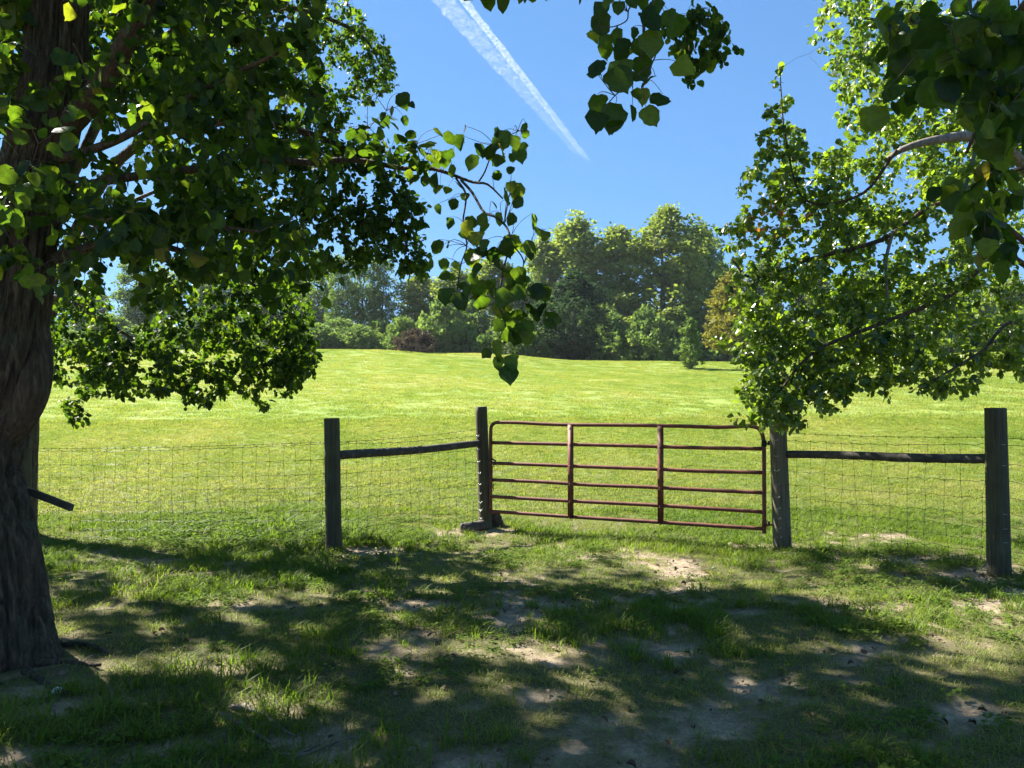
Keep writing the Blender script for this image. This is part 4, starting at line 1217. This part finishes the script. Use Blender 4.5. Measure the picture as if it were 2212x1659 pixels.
scatter("lawn_grass", "short patchy grass and weeds on the worn foreground ground", np.stack([x, y, gz(x, y) - .004], 1), pk, sc_, r.random(n) * 6.283)
# pasture
x, y = wedge(42000, 12, 27)
x2, y2 = wedge(34000, 25, 72, .8)
xx, yy = np.concatenate([x, x2]), np.concatenate([y, y2])
pk = np.concatenate([r.integers(14, 17, len(x)), r.integers(17, 20, len(x2))])
scatter("pasture_grass", "sunlit mown grass of the sloping pasture beyond the fence", np.stack([xx, yy, gz(xx, yy) - .01], 1), pk, r.uniform(.7, 1.25, len(xx)), r.random(len(xx)) * 6.283)

# ------------------------------------------------------------------ posts, rails, woven wire
def post_obj(parent, top, base, r0, r1, seed, off, mt=None):
    m = MB()
    q = np.array([base * (1 - t) + top * t for t in np.linspace(0, 1, 26)])
    rr = np.linspace(r0, r1, 26)
    q = np.vstack([q, q[-1] + (top - base) * .002]); rr = np.append(rr, r1 * .93)
    m.tube(q, rr, 28, cap=True, fn=lambda i, a, p: 1 + .05 * (fbm(a * 2 + seed, i * .06, seed, 3) - .5) - .035 * np.exp(-np.abs(fbm(np.cos(a) * 8 + 9 + seed, np.sin(a) * 8 + 9 + i * .02, seed + 3, 2) - .5) * 40))
    return m.obj("post", mt or M_post, parent, False, off=off)


def bp(x, y, d):        # ground-level base under a preview column
    p = P(x, y, d); p[2] = gz(p[0], p[1]) - .25; return p


PA = (P(717, 904, 9.1), P(722, 1195, 9.1)); PB = (P(1039, 879, 10.7), P(1050, 1140, 10.7))
PC = (P(1679, 885, 9.1), P(1690, 1188, 9.1)); PD = (P(2150, 882, 7.4), P(2156, 1240, 7.4))
for q in (PA, PB, PC, PD): q[1][2] = gz(q[1][0], q[1][1]) - .15
PL = (np.array([-6.6, 10.4, .95]), np.array([-6.6, 10.4, gz(-6.6, 10.4) - .15]))
PR_ = (np.array([7.2, 6.4, 1.4]), np.array([7.2, 6.4, gz(7.2, 6.4) - .15]))
fl = empty("wire_fence", (PA[1][0], PA[1][1], PA[1][2] + .15), "woven wire fence with wooden posts running left from the gate's latch side", "fence")
fr_ = empty("wire_fence", (PC[1][0], PC[1][1], PC[1][2] + .15), "woven wire fence with wooden posts running right from the gate's hinge side", "fence")
ol, orr = np.array(fl.location), np.array(fr_.location)
post_obj(fl, *PA, .096, .092, 1, ol); post_obj(fl, *PB, .092, .084, 2, ol); post_obj(fl, *PL, .09, .085, 5, ol)
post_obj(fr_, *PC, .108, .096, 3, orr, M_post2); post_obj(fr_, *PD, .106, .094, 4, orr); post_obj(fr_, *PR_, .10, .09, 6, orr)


def rail(parent, a, b, r0, r1, off, seed):
    m = MB(); t = np.linspace(0, 1, 22)[:, None]; q = a * (1 - t) + b * t
    q[:, 2] += .012 * np.sin(t[:, 0] * 5 + seed)
    m.tube(q, np.linspace(r0, r1, 22), 16, cap=True, fn=lambda i, a_, p: 1 + .14 * (fbm(a_ * 1.6 + seed, i * .25, seed, 3) - .5))
    m.obj("cross_rail", M_rail, parent, True, off=off)


ra, rb = P(728, 985, 9.12), P(1040, 958, 10.68)
rail(fl, ra, rb, .054, .048, ol, 2)
rc, rd = P(1693, 983, 9.08), P(2148, 989, 7.44)
rail(fr_, rc, rd, .045, .047, orr, 7)
# brace end showing beside the big trunk
lb0, lb1 = P(-10, 1032, 5.05), P(158, 1097, 5.0)
t_ = lb1 - lb0; L_ = np.linalg.norm(t_); e1 = t_ / L_; e2 = np.cross(e1, [0, 1., 0]); e2 /= np.linalg.norm(e2); e3 = np.cross(e1, e2)
m = MB(); m.box((lb0 + lb1) / 2, (L_, .044, .03), np.stack([e1, e2, e3], 1))
bo = link("wooden_board", m.mesh("wooden_board", M_rail, False, off=lb0), loc=lb0)
tag(bo, "short dark board sticking out slanting from the big left trunk", "board")
bv = bo.modifiers.new("bevel", 'BEVEL'); bv.width = .003; bv.segments = 2

HW = np.array([0, .19, .36, .52, .67, .80, .92, 1.03, 1.14])
M_w = M_wire


def panel(parent, a, b, za, zb, nv, off, seed, front=0.0, barb=None, sag=.03, shift=0.0):
    rr = np.random.default_rng(seed)
    a2 = np.array([a[0], a[1] - front]); b2 = np.array([b[0], b[1] - front])
    nseg = nv * 3 + 1
    t = np.linspace(0, 1, nseg)
    X = np.outer(1 - t, a2) + np.outer(t, b2)
    jit = np.cumsum(rr.normal(0, .004, (len(HW), nseg)), 0)
    Z = []
    for k, h in enumerate(HW):
        z = (za - h) * (1 - t) + (zb - h) * t - sag * np.sin(np.pi * t) * (1 if k == 0 else .5) + jit[k] + .006 * np.sin(np.arange(nseg) * 2.1 + k)
        Z.append(z)
        m = MB(); m.tube(np.stack([X[:, 0], X[:, 1], z], 1), .0027 if k == 0 else .0021, 4, cap=True)
        m.obj("horizontal_wire", M_w, parent, off=off)
    Z = np.array(Z)
    nrm = np.array([-(b2 - a2)[1], (b2 - a2)[0]]); nrm /= np.linalg.norm(nrm)
    al = (b2 - a2) / np.linalg.norm(b2 - a2)
    for j in range(nv):
        i = 1 + j * 3
        drift = np.cumsum(rr.normal(0, .012, len(HW))); drift -= drift[4]
        pts = []
        for k in range(len(HW)):
            p = X[i] + al * (drift[k] + (shift * (1 if k == 0 else 0)))
            pts.append((p[0] + nrm[0] * .004, p[1] + nrm[1] * .004, Z[k][i]))
        m = MB(); m.tube(smoothline(pts, 20), .0019, 3, cap=True)
        for k in range(len(HW)):      # the knots where the wires cross
            c = np.array(pts[k]); m.tube([c - [0, 0, .008], c + [0, 0, .008]], .004, 4)
        m.obj("vertical_wire", M_w, parent, off=off)
    if barb is not None:
        z = barb[0] * (1 - t) + barb[1] * t - .02 * np.sin(np.pi * t)
        q = np.stack([X[:, 0], X[:, 1], z], 1)
        m = MB(); m.tube(q, .0026, 4)
        Lg = np.linalg.norm(q[-1] - q[0])
        for s in np.arange(.08, Lg, .13):
            c = q[0] + (q[-1] - q[0]) * s / Lg; c[2] = np.interp(s / Lg, t, z)
            for dv in ((.4, .2, 1), (-.5, .3, .8)):
                v = np.array(dv) * .016; m.tube([c - v, c + v], .0018, 3)
        m.obj("barbed_strand", M_w, parent, off=off)


panel(fl, PL[0], PA[0], .80, .99, 26, ol, 1, barb=(.83, 1.01))
panel(fl, PA[0], PB[0], .985, .995, 15, ol, 2, barb=(1.0, 1.085))
panel(fr_, PC[0], PD[0], 1.035, 1.10, 13, orr, 3, barb=(1.12, 1.165))
panel(fr_, PD[0], PR_[0], 1.09, 1.10, 15, orr, 4, barb=(1.16, 1.12))


def staples(parent, post, za, off, n, side=-1, rr=.1):
    base, top = post[1], post[0]
    for k in range(n):
        z = za - HW[k] if k < len(HW) else za - HW[-1] - .1
        f = (z - base[2]) / (top[2] - base[2]); c = base * (1 - f) + top * f
        a0 = -math.pi / 2 + side * .95
        m = MB()
        an = np.linspace(a0, a0 + (-side) * .55, 6)
        R_ = rr + .006
        pts = [(c[0] + math.cos(v) * R_, c[1] + math.sin(v) * R_, z + .008 * math.sin(i_ * 1.7)) for i_, v in enumerate(an)]
        m.tube(pts, .0028, 4)
        e = np.array(pts[-1]); m.tube([e + (0, 0, .012), e - (0, 0, .010)], .0026, 4)
        m.obj("wire_end", M_staple, parent, off=off)


staples(fr_, PC, 1.035, orr, 9, -1, .104)
staples(fl, PB, .995, ol, 9, -1, .090)
for z, (p, o_, par) in [(1.10, (PD, orr, fr_)), (.90, (PD, orr, fr_)), (.44, (PD, orr, fr_)), (.30, (PD, orr, fr_)), (.17, (PD, orr, fr_))]:
    f = (z - p[1][2]) / (p[0][2] - p[1][2]); c = p[1] * (1 - f) + p[0] * f
    m = MB(); an = np.linspace(-1.75, -1.35, 4); m.tube([(c[0] + .104 * math.cos(v), c[1] + .104 * math.sin(v), z) for v in an], .0024, 4)
    m.obj("staple", M_staple, par, off=o_)

# ------------------------------------------------------------------ farm gate
GL, GR = P(1060, 1000, 10.62), P(1650, 1020, 9.17)
gl2, gr2 = GL[:2], GR[:2]
gt = empty("farm_gate", (GR[0], GR[1], gz(GR[0], GR[1])), "rusty red six-bar tubular steel gate closed between two wooden posts", "gate")
og = np.array(gt.location)


def gp(s, z):   # s: 0 at latch end, 1 at hinge end
    q = gl2 * (1 - s) + gr2 * s
    return np.array([q[0], q[1], z])


zl = [1.18, .90, .618, .387, .158, -.047]; zr = [1.20, .92, .635, .40, .174, -.033]
RT = .024
def bar(name, pts, r_=RT, n=40, sides=12, mt=None):
    m = MB(); m.tube(smoothline(pts, n), r_, sides, cap=True); return m.obj(name, mt or M_gate, gt, True, off=og)


bar("frame_tube", [gp(0, -.047), gp(0, .3), gp(0, .7), gp(0.0, 1.02), gp(.003, 1.12), gp(.016, 1.168), gp(.04, 1.182), gp(.12, 1.182), gp(.22, 1.170), gp(.32, 1.166), gp(.45, 1.172), gp(.6, 1.176), gp(.75, 1.174), gp(.85, 1.170), gp(.91, 1.180), gp(.95, 1.190), gp(.978, 1.172), gp(.992, 1.12), gp(.999, 1.02)], n=110)
for k in range(1, 6):
    rr = np.random.default_rng(k)
    bar("gate_bar", [gp(s, zl[k] * (1 - s) + zr[k] * s + (rr.normal(0, .0022) if 0 < s < 1 else 0)) for s in (0, .2, .4, .6, .8, .993)], n=34)
m = MB()
al = (gr2 - gl2) / np.linalg.norm(gr2 - gl2); nr = np.array([al[1], -al[0]])
rot = np.array([[al[0], nr[0], 0], [al[1], nr[1], 0], [0, 0, 1.]])
c = gp(1.0, (1.03 - .085) / 2); m.box(c, (.045, .045, 1.115), rot)
o = m.obj("hinge_stile", M_gate, gt, off=og); bv = o.modifiers.new("bevel", 'BEVEL'); bv.width = .006; bv.segments = 2
for sx in (.325, .656):
    m = MB()
    z1 = np.interp(sx, [0, 1], [1.15, 1.165]); z0 = zl[5] * (1 - sx) + zr[5] * sx
    c = gp(sx, (z1 + z0) / 2); fo = np.array([nr[0], nr[1], 0]) * .026
    w = .072
    m.box(c + fo, (w, .004, z1 - z0 + .03), rot)
    for e in (-1, 1): m.box(c + fo * .45 + np.array([al[0], al[1], 0]) * e * (w / 2 - .002), (.004, .022, z1 - z0 + .03), rot)
    o = m.obj("brace_channel", M_gate, gt, off=og)
    for k in range(6):
        zz = zl[k] * (1 - sx) + zr[k] * sx; zz = min(zz, z1 - .03)
        m = MB(); cc = gp(sx, zz) + np.array([nr[0], nr[1], 0]) * .03
        m.tube([cc - [0, 0, .0], cc + np.array([nr[0], nr[1], 0]) * .008], .013, 8)
        m.tube([cc + np.array([al[0], al[1], 0]) * -.02 + [0, 0, -.014], cc + [0, 0, -.026], cc + np.array([al[0], al[1], 0]) * .02 + [0, 0, -.014]], .004, 4)
        o2 = link("rivet", m.mesh("rivet", M_gate, True, off=og + 0), o)
for zz, nm in ((.985, "hinge"), (.03, "hinge")):
    m = MB(); c = gp(1.0, zz); pc = PC[1] * (1 - (zz + .4) / 2) + PC[0] * ((zz + .4) / 2)
    e = np.array([PC[0][0] - .09, 9.1, zz])
    m.tube([c + [.02, 0, 0], (c + e) / 2 + [0, 0, -.012 if zz < .5 else 0], e + [.05, 0, 0]], .011, 8)
    m.tube([c - [0, 0, .035], c + [0, 0, .035]], .031, 10)
    m.tube([c + [.055, 0, -.02], c + [.055, 0, .03]], .014, 8)
    m.obj(nm, M_gate if zz < .5 else M_black, gt, True, off=og)
ch = empty("latch_chain", (P(1063, 998, 10.55)), "short black latch chain hanging between the gate and its post", "chain")
oc = np.array(ch.location)
cp = [P(1050, 990, 10.6), P(1060, 996, 10.55), P(1070, 1000, 10.55), P(1064, 1010, 10.56), P(1064, 1025, 10.57), P(1065, 1045, 10.57), P(1066, 1058, 10.57)]
q = smoothline(cp, 30)
for i, c in enumerate(q):
    m = MB(); a = np.linspace(0, 2 * np.pi, 9); tdir = (q[min(i + 1, 29)] - q[max(i - 1, 0)]); tdir /= np.linalg.norm(tdir)
    s_ = np.array([0, 1., 0]) if i % 2 else np.array([1., 0, .0])
    m.tube(c + np.outer(np.cos(a), tdir) * .014 + np.outer(np.sin(a), s_) * .008, .003, 4, cap=False)
    m.obj("chain_link", M_black, ch, off=oc)
m = MB(); c = P(1066, 993, 10.53); m.tube([c - [0.03, 0, -.02], c, c + [.035, 0, -.02]], .012, 8); m.obj("clasp", M_black, ch, True, off=oc)

# ------------------------------------------------------------------ timber lying at the latch post, stones, roots, twigs
def lumpy(name, a, b, ra_, rb_, mt, label, cat, seed, sides=14, n=12, amp=.25, noend=False):
    m = MB(); t = np.linspace(0, 1, n)[:, None]
    m.tube(a * (1 - t) + b * t, np.linspace(ra_, rb_, n), sides, cap=True, fn=lambda i, a_, p: 1 + amp * (fbm(a_ * 1.8 + seed, i * .4, seed, 3) - .5) * 2)
    o = link(name, m.mesh(name, mt, False, off=a), loc=a); tag(o, label, cat); return o


a = gpt(1000, 1150); b = gpt(1048, 1143)
lumpy("log", a + [0, 0, .05], b + [0, .05, .06], .075, .07, M_rail, "rotten short log lying left of the latch post foot", "log", 4)
a = gpt(1062, 1138)
lumpy("stump", a + [.02, .14, -.1], a + [.0, .14, .2], .17, .11, M_bark, "low dark broken stump right behind the latch post foot", "stump", 9, sides=18, amp=.3)


def stone(name, c, r_, mt, label, seed):
    m = MB(); ph = np.linspace(-math.pi / 2, math.pi / 2, 9)
    pts = np.stack([np.zeros(9), np.zeros(9), np.sin(ph) * r_ * .7], 1); rr = np.maximum(np.cos(ph) * r_, .001)
    m.tube(pts, rr, 12, fn=lambda i, a_, p: 1 + .2 * (fbm(a_ + seed, i * .5, seed, 2) - .5))
    return tag(link(name, m.mesh(name, mt, True), loc=c), label, "stone")


M_stone = rough_mat("pale_stone", [(.3, (.45, .5, .48)), (.7, (.62, .66, .62))], scale=20, bump=.2)
M_stone2 = rough_mat("grey_stone", [(.3, (.2, .19, .17)), (.7, (.36, .34, .3))], scale=20, bump=.3)
stone("stone", gpt(128, 1494) + [0, 0, .012], .028, M_stone, "small whitish rounded stone on bare earth near the big trunk", 1)
stone("stone", gpt(1128, 1310) + [0, 0, .006], .02, M_stone2, "small grey stone on the central worn earth patch", 2)
stone("stone", gpt(1540, 1228) + [0, 0, .006], .022, M_stone2, "small grey stone by the bright bare patch under the gate", 3)


def sticks(name, groups, r0, mt, label, cat, part):
    c0 = gpt(*groups[0][0])
    root = empty(name, c0, label, cat)
    for g_ in groups:
        pts = np.array([gpt(*q_) + [0, 0, r0 * (.15 + .5 * math.sin(i * 2.2 + len(g_)))] for i, q_ in enumerate(g_)])
        m = MB(); qq = smoothline(pts, 16); qq[:, 2] += np.random.default_rng(len(g_)).normal(0, .002, 16)
        m.tube(qq, np.linspace(r0, r0 * .35, 16), 7); m.obj(part, mt, root, True, off=c0)
    return root


sticks("exposed_root", [[(500, 1523), (540, 1530), (575, 1545), (590, 1562)], [(530, 1522), (570, 1540), (612, 1572)], [(560, 1560), (600, 1566), (640, 1590)], [(470, 1535), (520, 1560), (560, 1590), (590, 1600)]], .016, M_limb, "tangle of pale exposed roots on the ground at lower left", "roots", "root")
sticks("fallen_branch", [[(620, 1640), (680, 1618), (740, 1598), (770, 1585)], [(600, 1625), (650, 1622), (700, 1600)]], .009, M_limb, "thin grey fallen branch lying at the bottom of the picture", "branch", "stick")
sticks("dry_stem", [[(815, 1195), (835, 1178), (850, 1165)], [(858, 1190), (862, 1170), (868, 1155)], [(830, 1165), (868, 1150), (888, 1140)]], .005, M_limb, "pale dry stems lying right of the left fence post foot", "stems", "stem")
sticks("surface_root", [[(90, 1400), (150, 1392), (200, 1398), (250, 1412)], [(80, 1430), (150, 1428), (220, 1440)], [(60, 1450), (110, 1475), (150, 1500)]], .03, M_bark, "thick bark-covered surface roots spreading from the big trunk foot", "roots", "root")

# dead leaves on the earth
r = np.random.default_rng(3)
x, y = wedge(2600, 2.6, 9.5)
k = r.random(len(x)) < (.15 + .85 * bare(x, y)); x, y = x[k][:1000], y[k][:1000]; n = len(x)
tip = np.stack([r.normal(0, 1, n), r.normal(0, 1, n), r.normal(0, .25, n)], 1)
nor = np.stack([r.normal(0, .35, n), r.normal(0, .35, n), np.ones(n)], 1)
V, F = leaf_verts(np.stack([x, y, gz(x, y) + .008], 1), tip, nor, r.uniform(.02, .05, n), fold=.3)
M_dead = leaf_mat("dead_leaf", [(0, (.06, .035, .02)), (.5, (.14, .09, .055)), (1, (.30, .22, .15))], trans=(1, 1, 1), tmix=.15)
o = link("leaf_litter", mesh_np("leaf_litter", V, F, M_dead, False, np.repeat(r.random(n), 9)), kind="stuff")
o["label"] = "scattered dry brown fallen leaves on the worn earth"; o["category"] = "leaf litter"
# mulch crumbs and clods
x, y = wedge(9000, 2.6, 10.5)
k = r.random(len(x)) < bare(x, y) ** 1.5 * .9; x, y = x[k], y[k]; n = len(x)
s = r.uniform(.004, .013, n)[:, None, None] * (1 + .25 * r.normal(0, 1, (n, 6, 1)))
oc_ = np.array([(1, 0, 0), (0, 1, 0), (-1, 0, 0), (0, -1, 0), (0, 0, .7), (0, 0, -.7)])
V = (np.stack([x, y, gz(x, y) - .004 + s[:, 0, 0] * .2], 1)[:, None] + oc_[None] * s).reshape(-1, 3)
F = (np.array([(0, 1, 4), (1, 2, 4), (2, 3, 4), (3, 0, 4), (1, 0, 5), (2, 1, 5), (3, 2, 5), (0, 3, 5)])[None] + (np.arange(n) * 6)[:, None, None]).reshape(-1, 3)
M_clod = rough_mat("clod", [(.3, (.16, .115, .08)), (.7, (.36, .29, .21))], scale=3, bump=.2)
o = link("soil_clods", mesh_np("soil_clods", V, F, M_clod), kind="stuff")
o["label"] = "small crumbs of dry soil on the bare patches"; o["category"] = "soil"
